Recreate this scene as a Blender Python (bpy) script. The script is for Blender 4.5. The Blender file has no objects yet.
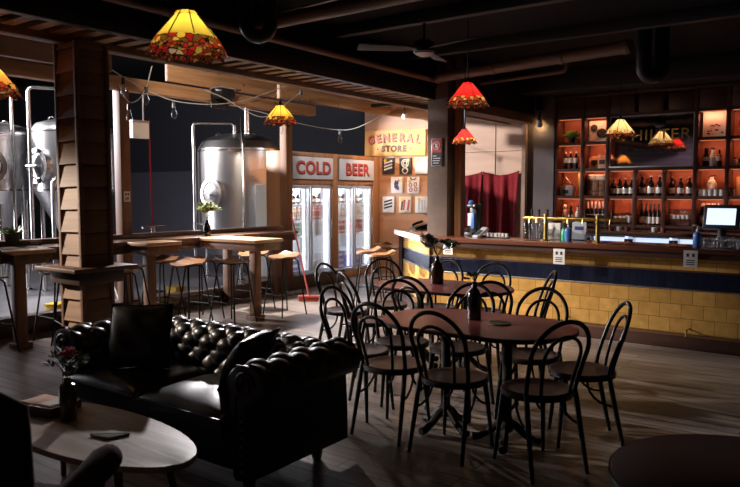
import bpy, bmesh, math, random
from mathutils import Vector as V, Matrix
random.seed(7)
S = bpy.context.scene
COL = S.collection
PI = math.pi
R = math.radians
ORD = ['first', 'second', 'third', 'fourth', 'fifth', 'sixth', 'seventh', 'eighth', 'ninth', 'tenth']

# ---------------------------------------------------------------- camera and measuring rays
F, CX, CY, H = 700.0, 370.0, 243.5, 1.58
YAW, PIT = R(35.85), math.atan(51 / 700)
FW = V((-math.sin(YAW) * math.cos(PIT), math.cos(YAW) * math.cos(PIT), -math.sin(PIT)))
RT = V((math.cos(YAW), math.sin(YAW), 0))
UP = RT.cross(FW)
EYE = V((0, 0, H))
def ray(px, py): return FW * F + RT * (px - CX) - UP * (py - CY)
def PZ(px, py, z=0.0):
    d = ray(px, py); return EYE + d * ((z - H) / d.z)
def PX(px, py, x):
    d = ray(px, py); return EYE + d * (x / d.x)
def PY(px, py, y):
    d = ray(px, py); return EYE + d * (y / d.y)
def PD(px, py, dep): return EYE + ray(px, py) * (dep / F)

cam = bpy.data.cameras.new('camera')
cam.sensor_width = 36.0
cam.lens = F * 36 / 740
cam.clip_start = .05
cam.dof.use_dof = True
cam.dof.focus_distance = 7.6
cam.dof.aperture_fstop = 4.0
co = bpy.data.objects.new('camera', cam); COL.objects.link(co)
co.location = EYE
co.rotation_euler = (PI / 2 - PIT, 0, YAW)
S.camera = co

# ---------------------------------------------------------------- materials
def nt(name):
    m = bpy.data.materials.new(name); m.use_nodes = True
    t = m.node_tree
    return m, t, t.nodes['Principled BSDF']
def N(t, kind, **kw):
    n = t.nodes.new(kind)
    for k, v in kw.items(): setattr(n, k, v)
    return n
def L(t, a, b): t.links.new(a, b)
def c4(c): return (c[0], c[1], c[2], 1)
def coords(t, scale=(1, 1, 1), rot=(0, 0, 0)):
    tc = N(t, 'ShaderNodeTexCoord'); mp = N(t, 'ShaderNodeMapping')
    mp.inputs['Scale'].default_value = scale; mp.inputs['Rotation'].default_value = rot
    L(t, tc.outputs['Object'], mp.inputs['Vector'])
    return mp.outputs['Vector']
def bump(t, b, height, strength=.2, dist=.01):
    n = N(t, 'ShaderNodeBump'); n.inputs['Strength'].default_value = strength; n.inputs['Distance'].default_value = dist
    L(t, height, n.inputs['Height']); L(t, n.outputs['Normal'], b.inputs['Normal'])
def mixc(t, fac, a, b):
    r = N(t, 'ShaderNodeMix', data_type='RGBA')
    L(t, fac, r.inputs[0])
    for i, x in ((6, a), (7, b)):
        if isinstance(x, (tuple, list)): r.inputs[i].default_value = c4(x)
        else: L(t, x, r.inputs[i])
    return r.outputs[2]
def flat(name, c, rough=.5, metal=0, var=.12, scale=9, coat=0, spec=.5, bmp=0):
    m, t, b = nt(name)
    n = N(t, 'ShaderNodeTexNoise'); n.inputs['Scale'].default_value = scale; n.inputs['Detail'].default_value = 4
    L(t, coords(t), n.inputs['Vector'])
    L(t, mixc(t, n.outputs['Fac'], [x * (1 - var) for x in c], [min(1, x * (1 + var)) for x in c]), b.inputs['Base Color'])
    b.inputs['Roughness'].default_value = rough; b.inputs['Metallic'].default_value = metal
    b.inputs['Coat Weight'].default_value = coat; b.inputs['Specular IOR Level'].default_value = spec
    if bmp: bump(t, b, n.outputs['Fac'], bmp)
    return m
def wood(name, c1, c2, axis=0, rough=.5, grain=14, coat=0, knots=False):
    m, t, b = nt(name)
    sc = [grain, grain, grain]; sc[axis] = grain * .07
    v = coords(t, sc)
    n = N(t, 'ShaderNodeTexNoise'); n.inputs['Scale'].default_value = 1; n.inputs['Detail'].default_value = 6; n.inputs['Distortion'].default_value = .6
    L(t, v, n.inputs['Vector'])
    rp = N(t, 'ShaderNodeValToRGB'); rp.color_ramp.elements[0].position = .32; rp.color_ramp.elements[1].position = .68
    L(t, n.outputs['Fac'], rp.inputs['Fac'])
    col = mixc(t, rp.outputs['Color'], c1, c2)
    if knots:
        vo = N(t, 'ShaderNodeTexVoronoi'); vo.inputs['Scale'].default_value = 4.2
        L(t, coords(t), vo.inputs['Vector'])
        r2 = N(t, 'ShaderNodeValToRGB'); r2.color_ramp.elements[0].position = .04; r2.color_ramp.elements[1].position = .11
        L(t, vo.outputs['Distance'], r2.inputs['Fac'])
        col = mixc(t, r2.outputs['Color'], [x * .25 for x in c1], col)
    L(t, col, b.inputs['Base Color'])
    b.inputs['Roughness'].default_value = rough; b.inputs['Coat Weight'].default_value = coat
    bump(t, b, n.outputs['Fac'], .15)
    return m
def boards(name, c1, c2, swap=(0, 1), width=.13, length=1.9, rough=.4, gap=.004, gapc=(.01, .008, .007), coat=0):
    """planks: the brick pattern in the plane of two object axes, with grain"""
    m, t, b = nt(name)
    tc = N(t, 'ShaderNodeTexCoord'); sp = N(t, 'ShaderNodeSeparateXYZ'); cb = N(t, 'ShaderNodeCombineXYZ')
    L(t, tc.outputs['Object'], sp.inputs[0]); L(t, sp.outputs[swap[0]], cb.inputs[0]); L(t, sp.outputs[swap[1]], cb.inputs[1])
    br = N(t, 'ShaderNodeTexBrick'); br.offset = .37; br.offset_frequency = 2
    br.inputs['Scale'].default_value = 1; br.inputs['Brick Width'].default_value = length; br.inputs['Row Height'].default_value = width
    br.inputs['Mortar Size'].default_value = gap; br.inputs['Mortar Smooth'].default_value = .1; br.inputs['Bias'].default_value = 0
    br.inputs['Color1'].default_value = c4(c1); br.inputs['Color2'].default_value = c4(c2); br.inputs['Mortar'].default_value = c4(gapc)
    L(t, cb.outputs[0], br.inputs['Vector'])
    mp = N(t, 'ShaderNodeMapping'); mp.inputs['Scale'].default_value = (1.3, 26, 1); L(t, cb.outputs[0], mp.inputs['Vector'])
    n = N(t, 'ShaderNodeTexNoise'); n.inputs['Scale'].default_value = 1; n.inputs['Detail'].default_value = 6; L(t, mp.outputs[0], n.inputs['Vector'])
    mx = N(t, 'ShaderNodeMix', data_type='RGBA', blend_type='MULTIPLY'); mx.inputs[0].default_value = .75
    L(t, br.outputs['Color'], mx.inputs[6])
    rp = N(t, 'ShaderNodeValToRGB'); rp.color_ramp.elements[0].position = .3; rp.color_ramp.elements[0].color = (.35, .33, .32, 1); rp.color_ramp.elements[1].position = .72
    L(t, n.outputs['Fac'], rp.inputs['Fac']); L(t, rp.outputs['Color'], mx.inputs[7])
    L(t, mx.outputs[2], b.inputs['Base Color'])
    b.inputs['Roughness'].default_value = rough; b.inputs['Coat Weight'].default_value = coat
    inv = N(t, 'ShaderNodeMath', operation='SUBTRACT'); inv.inputs[0].default_value = 1; L(t, br.outputs['Fac'], inv.inputs[1])
    bump(t, b, inv.outputs[0], .35, .004)
    return m
def tiles(name, c1, c2, w, h, grout, rough=.18, swap=(0, 2), off=.5):
    m, t, b = nt(name)
    tc = N(t, 'ShaderNodeTexCoord'); sp = N(t, 'ShaderNodeSeparateXYZ'); cb = N(t, 'ShaderNodeCombineXYZ')
    L(t, tc.outputs['Object'], sp.inputs[0]); L(t, sp.outputs[swap[0]], cb.inputs[0]); L(t, sp.outputs[swap[1]], cb.inputs[1])
    br = N(t, 'ShaderNodeTexBrick'); br.offset = off
    for k, v in (('Scale', 1), ('Brick Width', w), ('Row Height', h), ('Mortar Size', .003), ('Mortar Smooth', .3), ('Bias', 0)): br.inputs[k].default_value = v
    br.inputs['Color1'].default_value = c4(c1); br.inputs['Color2'].default_value = c4(c2); br.inputs['Mortar'].default_value = c4(grout)
    L(t, cb.outputs[0], br.inputs['Vector'])
    n = N(t, 'ShaderNodeTexNoise'); n.inputs['Scale'].default_value = 11; n.inputs['Detail'].default_value = 3; L(t, cb.outputs[0], n.inputs['Vector'])
    mx = N(t, 'ShaderNodeMix', data_type='RGBA', blend_type='MULTIPLY'); mx.inputs[0].default_value = .5
    L(t, br.outputs['Color'], mx.inputs[6]); L(t, n.outputs['Fac'], mx.inputs[7])
    L(t, mx.outputs[2], b.inputs['Base Color']); b.inputs['Roughness'].default_value = rough
    ad = N(t, 'ShaderNodeMath', operation='MULTIPLY_ADD'); L(t, br.outputs['Fac'], ad.inputs[0]); ad.inputs[1].default_value = -1; L(t, n.outputs['Fac'], ad.inputs[2])
    bump(t, b, ad.outputs[0], .3, .006)
    return m
def emit(name, c, s):
    m, t, b = nt(name)
    b.inputs['Base Color'].default_value = c4([x * .5 for x in c]); b.inputs['Emission Color'].default_value = c4(c); b.inputs['Emission Strength'].default_value = s
    return m
def clear(name, tint=(1, 1, 1), gloss=.12, rough=.03):
    m, t, b = nt(name)
    t.nodes.remove(b)
    tr = N(t, 'ShaderNodeBsdfTransparent'); tr.inputs[0].default_value = c4(tint)
    gl = N(t, 'ShaderNodeBsdfGlossy'); gl.inputs['Roughness'].default_value = rough; gl.inputs[0].default_value = (.9, .92, .95, 1)
    lw = N(t, 'ShaderNodeLayerWeight'); lw.inputs['Blend'].default_value = .25
    ma = N(t, 'ShaderNodeMath', operation='MULTIPLY_ADD'); ma.inputs[1].default_value = .75; ma.inputs[2].default_value = gloss * .5
    L(t, lw.outputs['Fresnel'], ma.inputs[0])
    mx = N(t, 'ShaderNodeMixShader'); L(t, ma.outputs[0], mx.inputs[0]); L(t, tr.outputs[0], mx.inputs[1]); L(t, gl.outputs[0], mx.inputs[2])
    L(t, mx.outputs[0], t.nodes['Material Output'].inputs[0])
    return m
def stained(name, cols, lead=.06, scale=22, plain=None, trans=.75):
    """leaded glass lit by the bulb inside it"""
    m, t, b = nt(name)
    v = coords(t)
    vo = N(t, 'ShaderNodeTexVoronoi'); vo.inputs['Scale'].default_value = scale; L(t, v, vo.inputs['Vector'])
    ve = N(t, 'ShaderNodeTexVoronoi', feature='DISTANCE_TO_EDGE'); ve.inputs['Scale'].default_value = scale; L(t, v, ve.inputs['Vector'])
    sp = N(t, 'ShaderNodeSeparateColor'); L(t, vo.outputs['Color'], sp.inputs[0])
    rp = N(t, 'ShaderNodeValToRGB'); rp.color_ramp.interpolation = 'CONSTANT'
    e = rp.color_ramp.elements
    e[0].color = c4(cols[0]); e[1].position = 1 / len(cols); e[1].color = c4(cols[1])
    for i, c in enumerate(cols[2:], 2): q = e.new(i / len(cols)); q.color = c4(c)
    L(t, sp.outputs[0], rp.inputs['Fac'])
    col = rp.outputs['Color']
    if plain is not None:
        n = N(t, 'ShaderNodeTexNoise'); n.inputs['Scale'].default_value = 12; L(t, v, n.inputs['Vector'])
        col = mixc(t, n.outputs['Fac'], [x * .75 for x in plain], plain)
        out = col
    else:
        gt = N(t, 'ShaderNodeMath', operation='GREATER_THAN'); gt.inputs[1].default_value = lead; L(t, ve.outputs['Distance'], gt.inputs[0])
        out = mixc(t, gt.outputs[0], (.012, .01, .008), col)
    t.nodes.remove(b)
    tl = N(t, 'ShaderNodeBsdfTranslucent'); L(t, out, tl.inputs[0])
    df = N(t, 'ShaderNodeBsdfPrincipled'); L(t, out, df.inputs['Base Color']); df.inputs['Roughness'].default_value = .25
    mx = N(t, 'ShaderNodeMixShader'); mx.inputs[0].default_value = trans; L(t, df.outputs[0], mx.inputs[1]); L(t, tl.outputs[0], mx.inputs[2])
    L(t, mx.outputs[0], t.nodes['Material Output'].inputs[0])
    return m
def leather(name, c=(.012, .010, .012), rough=.33):
    m, t, b = nt(name)
    vo = N(t, 'ShaderNodeTexVoronoi'); vo.inputs['Scale'].default_value = 130; L(t, coords(t), vo.inputs['Vector'])
    n = N(t, 'ShaderNodeTexNoise'); n.inputs['Scale'].default_value = 6; n.inputs['Detail'].default_value = 5; L(t, coords(t), n.inputs['Vector'])
    L(t, mixc(t, n.outputs['Fac'], [x * .7 for x in c], [x * 1.5 for x in c]), b.inputs['Base Color'])
    mr = N(t, 'ShaderNodeMapRange'); mr.inputs[3].default_value = rough - .08; mr.inputs[4].default_value = rough + .14; L(t, n.outputs['Fac'], mr.inputs[0]); L(t, mr.outputs[0], b.inputs['Roughness'])
    bump(t, b, vo.outputs['Distance'], .12, .004)
    return m

M = dict(
    floor=boards('floor_boards', (.37, .30, .25), (.27, .21, .175), (0, 1), .14, 1.8, .30),
    concrete=flat('concrete', (.16, .155, .165), .45, var=.25, scale=3),
    ceiling=flat('ceiling_black', (.008, .007, .008), .8, spec=.15),
    black=flat('black_paint', (.012, .011, .012), .45),
    fascia=flat('charcoal_paint', (.03, .028, .032), .6),
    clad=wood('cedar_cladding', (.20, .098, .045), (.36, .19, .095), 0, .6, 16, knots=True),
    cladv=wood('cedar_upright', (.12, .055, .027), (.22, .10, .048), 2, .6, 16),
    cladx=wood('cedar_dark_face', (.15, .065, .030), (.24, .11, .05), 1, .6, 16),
    dark_wood=wood('dark_stained_wood', (.042, .021, .014), (.085, .043, .027), 0, .4, 12, .2),
    timber=wood('post_timber', (.14, .056, .022), (.24, .108, .045), 2, .55, 14),
    beam=wood('beam_timber', (.27, .135, .062), (.46, .255, .125), 1, .6, 12, knots=True),
    beam_d=wood('soffit_timber', (.14, .075, .04), (.24, .13, .07), 1, .55, 12),
    slat=wood('soffit_slat_timber', (.24, .14, .08), (.36, .22, .13), 0, .55, 12),
    tabletop=wood('bar_table_wood', (.42, .24, .12), (.60, .38, .21), 0, .38, 13, .2),
    tabledark=wood('bar_table_apron', (.10, .05, .028), (.19, .10, .055), 0, .5, 13),
    ledge=wood('ledge_wood', (.12, .06, .034), (.22, .115, .065), 1, .4, 13, .2),
    stool=wood('stool_ply', (.24, .105, .045), (.38, .18, .08), 0, .35, 11, .3),
    coffee=wood('coffee_table_oak', (.33, .24, .185), (.48, .36, .28), 0, .45, 16),
    panel=wood('orange_ply_panel', (.42, .19, .085), (.58, .29, .14), 0, .45, 5),
    panel_pale=wood('pale_ply_panel', (.48, .30, .21), (.60, .40, .29), 0, .5, 5),
    column=flat('taupe_render', (.17, .115, .085), .8, var=.2, scale=14),
    greywall=flat('grey_mauve_wall', (.21, .17, .165), .8, var=.15),
    brewwall=flat('navy_black_wall', (.016, .017, .025), .75),
    brewlit=flat('lit_wall_grey', (.07, .066, .085), .6, var=.15, scale=2),  # dark wall colour lightened to paint the light on it
    tile_y=tiles('yellow_tile', (.84, .47, .13), (.64, .34, .085), .21, .146, (.28, .15, .03)),
    tile_b=tiles('navy_tile', (.018, .022, .045), (.012, .015, .034), .075, .19, (.012, .013, .025), off=0),
    mahog=wood('mahogany_top', (.085, .028, .016), (.17, .06, .034), 0, .22, 10, .5),
    plinth=wood('plinth_wood', (.05, .022, .016), (.10, .046, .032), 0, .35, 10, .2),
    white=flat('white_laminate', (.80, .79, .78), .35, var=.04),
    redtop=flat('oxblood_laminate', (.21, .052, .048), .33, var=.12, scale=5),
    chair=flat('black_lacquer', (.008, .007, .007), .34, spec=.35),
    seat=wood('dark_seat_ply', (.045, .024, .018), (.085, .046, .034), 0, .36, 9),
    iron=flat('cast_iron', (.012, .011, .011), .6, spec=.25),
    leather=leather('black_leather'),
    leather_d=leather('dark_worn_leather', (.016, .011, .009), .42),
    fabric=flat('plum_fabric', (.055, .024, .026), .95, var=.25, scale=60, spec=.15, bmp=.2),
    steel=flat('stainless_steel', (.68, .67, .67), .22, 1, .05, 3),
    steel_b=flat('brushed_steel', (.72, .71, .72), .28, 1, .08, 3),
    brass=flat('brass', (.55, .38, .12), .3, 1),
    copper=flat('brown_painted_duct', (.16, .075, .045), .45),
    pipe_d=flat('dark_duct', (.035, .03, .033), .35, .3),
    red_cloth=flat('red_velvet', (.19, .012, .018), .85, var=.3, scale=30, spec=.2),
    redpaint=flat('red_plastic', (.38, .06, .045), .45),
    glass=clear('clear_glass'),
    doorglass=clear('door_glass', (.97, .98, 1), .07),
    amber=flat('amber_glass', (.06, .028, .006), .18, coat=.2),
    darkbottle=flat('dark_bottle_glass', (.008, .007, .008), .1, coat=.4),
    green=flat('leaf_green', (.28, .52, .09), .5, var=.4, scale=40),
    leafdark=flat('dark_leaf', (.028, .05, .026), .5, var=.4, scale=40),
    leafpale=flat('pale_leaf', (.22, .25, .10), .5, var=.4, scale=40),
    flower=flat('red_bloom', (.62, .04, .05), .6, var=.4, scale=60),
    terracotta=flat('grey_green_pot', (.09, .10, .06), .6),
    paper=flat('white_paper', (.75, .73, .70), .7, var=.03),
    cream=flat('cream_card', (.70, .58, .42), .7, var=.06),
    ink=flat('black_ink', (.02, .02, .02), .6),
    blueink=flat('blue_ink', (.05, .06, .25), .6),
    redink=flat('red_ink', (.42, .05, .04), .6),
    mustard=flat('mustard_board', (.78, .45, .16), .5, var=.06),
    redletter=flat('red_letter', (.50, .055, .045), .4, var=.1),
    darkletter=flat('dark_letter', (.07, .02, .018), .5),
    brownletter=flat('brown_letter', (.10, .045, .03), .5),
    pink=flat('coral_letter', (.62, .16, .11), .5),
    signgrey=flat('pale_grey_board', (.58, .60, .66), .4, var=.04),
    fridgewood=wood('fridge_surround_wood', (.30, .13, .055), (.43, .20, .09), 2, .45, 9),
    fridgewhite=flat('fridge_liner', (.86, .87, .88), .4, var=.03),
    gold=flat('gold_paint', (.55, .36, .10), .35, .6),
    label=flat('bottle_label', (.72, .68, .62), .6, var=.08, scale=30),
    labelblue=flat('violet_carton', (.16, .15, .40), .5, var=.3, scale=30),
    labelred=flat('red_can', (.60, .12, .10), .4, var=.3, scale=30),
    labelor=flat('orange_can', (.74, .44, .28), .4, var=.2, scale=30),
    labelgr=flat('green_can', (.30, .45, .28), .4, var=.2, scale=30),
    bluegel=flat('blue_gel', (.10, .16, .45), .15, var=.2),
    bottlegreen=flat('green_plastic', (.02, .40, .14), .3),
    bluebox=flat('blue_panel', (.05, .16, .46), .35),
    plasticblack=flat('black_plastic', (.015, .015, .017), .35),
    silver=flat('silver_plastic', (.45, .45, .47), .35, .4),
    shelfwood=wood('shelf_dark_wood', (.05, .020, .014), (.10, .042, .028), 0, .4, 9, .2),
    shelfback=wood('shelf_back_ply', (.33, .10, .055), (.46, .16, .085), 0, .45, 6),
    rubber=flat('black_rubber', (.02, .02, .021), .8),
    yellow=flat('yellow_plastic', (.75, .50, .03), .5),
    wire=flat('grey_cable', (.48, .47, .46), .5),
    mat=flat('grating_grey', (.16, .17, .17), .6, var=.5, scale=70),
    led=emit('led_warm', (1, .30, .12), .5),
    ledcool=emit('led_cool', (.92, .95, 1), 3.5),
    ledblue=emit('led_blue_white', (.70, .80, 1), 1.1),
    screen=emit('screen_lit', (.72, .85, 1), 1.1),
    filament=emit('filament_warm', (1, .62, .25), 40),
)
def mirror():
    m, t, b = nt('mirror_silver'); b.inputs['Base Color'].default_value = (.62, .60, .66, 1); b.inputs['Metallic'].default_value = 1; b.inputs['Roughness'].default_value = .04
    n = N(t, 'ShaderNodeTexNoise'); n.inputs['Scale'].default_value = 2; L(t, coords(t), n.inputs[0])
    bump(t, b, n.outputs['Fac'], .02, .01)
    return m
M['mirror'] = mirror()

# ---------------------------------------------------------------- mesh builder
class MB:
    def __init__(s): s.bm = bmesh.new()
    def _new(s, fn):
        return fn(s.bm)
    def box(s, x0, x1, y0, y1, z0, z1, bev=0, mx=None, seg=2):
        b = s.bm
        vs = [b.verts.new(p) for p in ((x0, y0, z0), (x1, y0, z0), (x1, y1, z0), (x0, y1, z0), (x0, y0, z1), (x1, y0, z1), (x1, y1, z1), (x0, y1, z1))]
        fs = [b.faces.new([vs[i] for i in f]) for f in ((3, 2, 1, 0), (4, 5, 6, 7), (0, 1, 5, 4), (1, 2, 6, 5), (2, 3, 7, 6), (3, 0, 4, 7))]
        allv = vs
        if bev:
            es = list({e for f in fs for e in f.edges})
            r = bmesh.ops.bevel(b, geom=es, offset=bev, segments=seg, affect='EDGES', profile=.5)
            allv = list({v for f in r['faces'] for v in f.verts} | {v for f in fs if f.is_valid for v in f.verts})
        if mx is not None: bmesh.ops.transform(b, matrix=mx, verts=allv)
        return s
    def loft(s, rings, closed=True, cap=True):
        b = s.bm
        rv = [[b.verts.new(p) for p in r] for r in rings]
        n = len(rings[0])
        for a, c in zip(rv, rv[1:]):
            for i in range(n if closed else n - 1):
                j = (i + 1) % n
                b.faces.new((a[i], a[j], c[j], c[i]))
        if cap and closed:
            b.faces.new(list(reversed(rv[0]))); b.faces.new(rv[-1])
        return s
    def tube(s, pts, r, n=8, closed=False, cap=True):
        pts = [V(p) for p in pts]; k = len(pts)
        rs = r if isinstance(r, (list, tuple)) else [r] * k
        tans = []
        for i in range(k):
            a = pts[(i - 1) % k] if (closed or i) else pts[i]; c = pts[(i + 1) % k] if (closed or i < k - 1) else pts[i]
            d = c - a; tans.append(d.normalized() if d.length > 1e-9 else V((0, 0, 1)))
        ref = V((0, 0, 1)) if abs(tans[0].z) < .9 else V((1, 0, 0))
        u = tans[0].cross(ref).normalized(); rings = []
        for i in range(k):
            t = tans[i]; u = (u - t * u.dot(t)).normalized(); w = t.cross(u)
            rings.append([pts[i] + (u * math.cos(2 * PI * q / n) + w * math.sin(2 * PI * q / n)) * rs[i] for q in range(n)])
        if closed:
            b = s.bm; rv = [[b.verts.new(p) for p in g] for g in rings]
            for i in range(k):
                a, c = rv[i], rv[(i + 1) % k]
                for q in range(n): b.faces.new((a[q], a[(q + 1) % n], c[(q + 1) % n], c[q]))
        else: s.loft(rings, True, cap)
        return s
    def cyl(s, p0, p1, r0, r1=None, n=12): return s.tube([p0, p1], [r0, r0 if r1 is None else r1], n)
    def lathe(s, prof, n=20, c=(0, 0, 0), scallop=0, lobes=0):
        rings = []
        for r, z in prof:
            rings.append([(c[0] + max(r, .0004) * math.cos(2 * PI * i / n), c[1] + max(r, .0004) * math.sin(2 * PI * i / n), c[2] + z) for i in range(n)])
        return s.loft(rings)
    def prism(s, poly, z0, z1, bev=0):
        b = s.bm
        lo = [b.verts.new((p[0], p[1], z0)) for p in poly]; hi = [b.verts.new((p[0], p[1], z1)) for p in poly]
        n = len(poly); fs = [b.faces.new(list(reversed(lo))), b.faces.new(hi)]
        for i in range(n): fs.append(b.faces.new((lo[i], lo[(i + 1) % n], hi[(i + 1) % n], hi[i])))
        if bev:
            es = list({e for f in fs[:2] for e in f.edges})
            bmesh.ops.bevel(b, geom=es, offset=bev, segments=2, affect='EDGES', profile=.5)
        return s
    def ball(s, c, r, n=12, sq=(1, 1, 1)):
        return s.loft([[(c[0] + sq[0] * r * max(math.sin(PI * k / n), .002) * math.cos(2 * PI * i / n), c[1] + sq[1] * r * max(math.sin(PI * k / n), .002) * math.sin(2 * PI * i / n), c[2] - sq[2] * r * math.cos(PI * k / n)) for i in range(n)] for k in range(n + 1)])
    def quad(s, a, b_, c, d):
        s.bm.faces.new([s.bm.verts.new(p) for p in (a, b_, c, d)]); return s
    def xf(s, mx):
        bmesh.ops.transform(s.bm, matrix=mx, verts=s.bm.verts[:]); return s
    def build(s, name, mat, parent=None, loc=None, rotz=0, rot=None, sharp=40):
        bmesh.ops.recalc_face_normals(s.bm, faces=s.bm.faces[:])
        me = bpy.data.meshes.new(name); s.bm.to_mesh(me); s.bm.free()
        for p in me.polygons: p.use_smooth = True
        me.set_sharp_from_angle(angle=R(sharp))
        me.materials.append(M[mat] if isinstance(mat, str) else mat)
        o = bpy.data.objects.new(name, me); COL.objects.link(o)
        if parent is not None: o.parent = parent
        if loc is not None: o.location = loc
        if rot is not None: o.rotation_euler = rot
        elif rotz: o.rotation_euler = (0, 0, rotz)
        return o
def box(*a, **k): return MB().box(*a, **k)
def tag(o, label, cat, group=None):
    o['label'] = label; o['category'] = cat
    if group: o['group'] = group
    return o
def thing(name, label, cat, loc=(0, 0, 0), rz=0, group=None):
    o = bpy.data.objects.new(name, None); COL.objects.link(o); o.empty_display_size = .1
    o.location = loc; o.rotation_euler = (0, 0, rz)
    return tag(o, label, cat, group)
def struct(o): o['kind'] = 'structure'; return o
def kids(o): return [c for c in KID.get(o.name, [])]
def copy_tree(root, loc=None, rz=None, label=None, group=None, scale=None, par=None):
    c = root.copy(); COL.objects.link(c)
    if par is not None: c.parent = par
    if loc is not None: c.location = loc
    if rz is not None: c.rotation_euler = (0, 0, rz)
    if label: c['label'] = label
    if group: c['group'] = group
    if scale: c.scale = (scale,) * 3 if not isinstance(scale, tuple) else scale
    for ch in list(root.children): copy_tree(ch, par=c)
    return c
def text(body, size, mat, parent=None, loc=(0, 0, 0), rot=(PI / 2, 0, 0), ext=.004, off=0, sx=1, space=1, name='lettering', align='CENTER'):
    cu = bpy.data.curves.new(name, 'FONT'); cu.body = body; cu.size = size; cu.extrude = ext; cu.offset = off
    cu.align_x = align; cu.align_y = 'CENTER'; cu.space_character = space
    cu.materials.append(M[mat])
    o = bpy.data.objects.new(name, cu); COL.objects.link(o)
    if parent is not None: o.parent = parent
    bpy.context.view_layer.update()
    me = bpy.data.meshes.new_from_object(o.evaluated_get(bpy.context.evaluated_depsgraph_get()))
    bpy.data.objects.remove(o); bpy.data.curves.remove(cu)
    me.name = name
    if not me.materials: me.materials.append(M[mat])
    o = bpy.data.objects.new(name, me); COL.objects.link(o)
    if parent is not None: o.parent = parent
    o.location = loc; o.rotation_euler = rot; o.scale = (sx, 1, 1)
    return o

# ================================================================ the setting
struct(box(-7.69, 3.0, -2.5, 11.3, -.1, 0).build('floor', 'floor'))
struct(box(-20, -7.69, -2.5, 12.5, -.1, -.004).build('floor_brewery', 'concrete'))
struct(box(-4.6, 3.0, -2.5, 11.4, 3.25, 3.35).build('ceiling', 'ceiling'))
struct(box(-20, -5.2, -.5, 12.6, 4.6, 4.7).build('ceiling_brewery', 'ceiling'))
struct(box(-20, -8.29, 12.5, 12.6, 0, 4.6).build('wall_brewery_back', 'brewwall'))
struct(box(-20, -8.29, 12.46, 12.499, 0, 2.15).build('trim_brewery_light_band', 'brewlit'))  # grey band paints light falling on the lower part of the dark wall
struct(box(-20.1, -20, 3.0, 12.6, 0, 4.6).build('wall_brewery_side', 'brewwall'))
struct(box(-8.29, -6.35, 11.3, 11.4, 0, 4.6).build('wall_store', 'panel'))
struct(box(-8.39, -8.29, 11.3, 12.6, 0, 4.6).build('wall_store_return', 'brewwall'))
w = struct(box(-6.35, -4.3, 11.3, 11.4, 0, 3.25).build('wall_back', 'panel_pale'))
mb = MB()
mb.box(-6.35, -4.3, 11.292, 11.3, 2.292, 2.30); mb.box(-5.455, -5.447, 11.292, 11.3, 0, 3.25)
struct(mb.build('panel_joint', 'plinth', w))
struct(box(-4.30, -3.86, 10.0, 11.3, 0, 3.25).build('wall_partition', 'greywall'))
struct(box(-3.86, 1.6, 10.32, 10.42, 0, 3.25).build('wall_bar', 'black'))
struct(box(1.6, 1.7, -1.5, 10.4, 0, 3.25).build('wall_right', 'black'))
# opening between bar and the corridor: a bulkhead, its timber lining and two jambs
struct(box(-4.40, -4.20, 7.98, 10.0, 2.72, 3.25).build('wall_bulkhead', 'black'))
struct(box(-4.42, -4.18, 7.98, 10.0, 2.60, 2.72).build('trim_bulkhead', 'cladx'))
struct(box(-4.345, -4.255, 7.84, 7.96, 1.03, 3.25, .006).build('trim_jamb_near', 'timber'))
struct(box(-4.36, -4.30, 9.93, 9.998, 0, 2.60).build('trim_jamb_far', 'panel_pale'))
struct(box(-4.69, -4.40, 7.75, 8.02, 0, 3.25, .004).build('column', 'column'))
# bulkhead over the shelves
struct(box(-4.2, 1.6, 9.45, 9.98, 2.98, 3.25, .01).build('trim_bar_bulkhead', 'fascia'))
# soffit over the sitting area
struct(box(-4.66, -4.58, -2.0, 11.3, 2.75, 2.90, .004).build('trim_soffit_fascia', 'black'))
struct(box(-4.60, -4.56, -2.0, 9.95, 2.92, 3.25).build('trim_ceiling_edge', 'ceiling'))
struct(box(-5.30, -5.18, -2.0, 11.3, 2.745, 2.84, .004).build('trim_soffit_beam', 'beam_d'))
struct(box(-5.18, -4.66, -2.0, 11.3, 2.86, 2.89).build('ceiling_soffit', 'black'))
mb = MB(); y = -1.95
while y < 11.2:
    mb.box(-5.18, -4.66, y, y + .10, 2.80, 2.83); y += .19
struct(mb.build('trim_soffit_slats', 'slat'))
struct(box(-5.22, -5.18, -2.0, 11.3, 2.84, 4.6).build('wall_soffit_upstand', 'black'))
# roof over the camera side is open to the brewery light on the far left only

struct(box(-7.69, 1.6, -2.6, -2.5, 0, 3.25).build('wall_front', boards('purple_siding', (.20, .13, .15), (.16, .10, .12), (0, 2), .17, 9, .6, .012)))
# clad pillar
p = struct(thing('pillar', 'square cedar-clad pillar with a wide ledge behind the sofa', 'pillar', (0, 0, 0)))
del p['category']
px0, px1, py0, py1 = -5.30, -5.02, 3.10, 3.36
struct(box(px0 + .02, px1 - .012, py0 + .02, py1 - .01, 0, 2.744).build('core', 'cladv', p))
for (a, b, c, d) in ((px1 - .02, px1 + .014, py0 - .014, py0 + .02), (px0 - .014, px0 + .02, py0 - .014, py0 + .02), (px1 - .02, px1 + .014, py1 - .02, py1 + .014)):
    struct(box(a, b, c, d, 0, 2.744, .003).build('corner_trim', 'cladv', p))
h = .178
k = 0; z = .02
while z < 2.70:
    mb = MB(); top = min(z + h, 2.74)
    t = .013 + .004 * random.random()
    mb.loft([[(px0 + .02, py0 + .02, z), (px1 - .02, py0 + .02, z), (px1 - .02, py0 + .02, top), (px0 + .02, py0 + .02, top)],
             [(px0 + .02, py0 - t, z), (px1 - .02, py0 - t, z + .006), (px1 - .02, py0 + .010, top), (px0 + .02, py0 + .010, top)]])
    struct(mb.build('cladding_board', 'clad', p))
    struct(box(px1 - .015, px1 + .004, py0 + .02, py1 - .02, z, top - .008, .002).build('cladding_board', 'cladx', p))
    z += h
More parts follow.
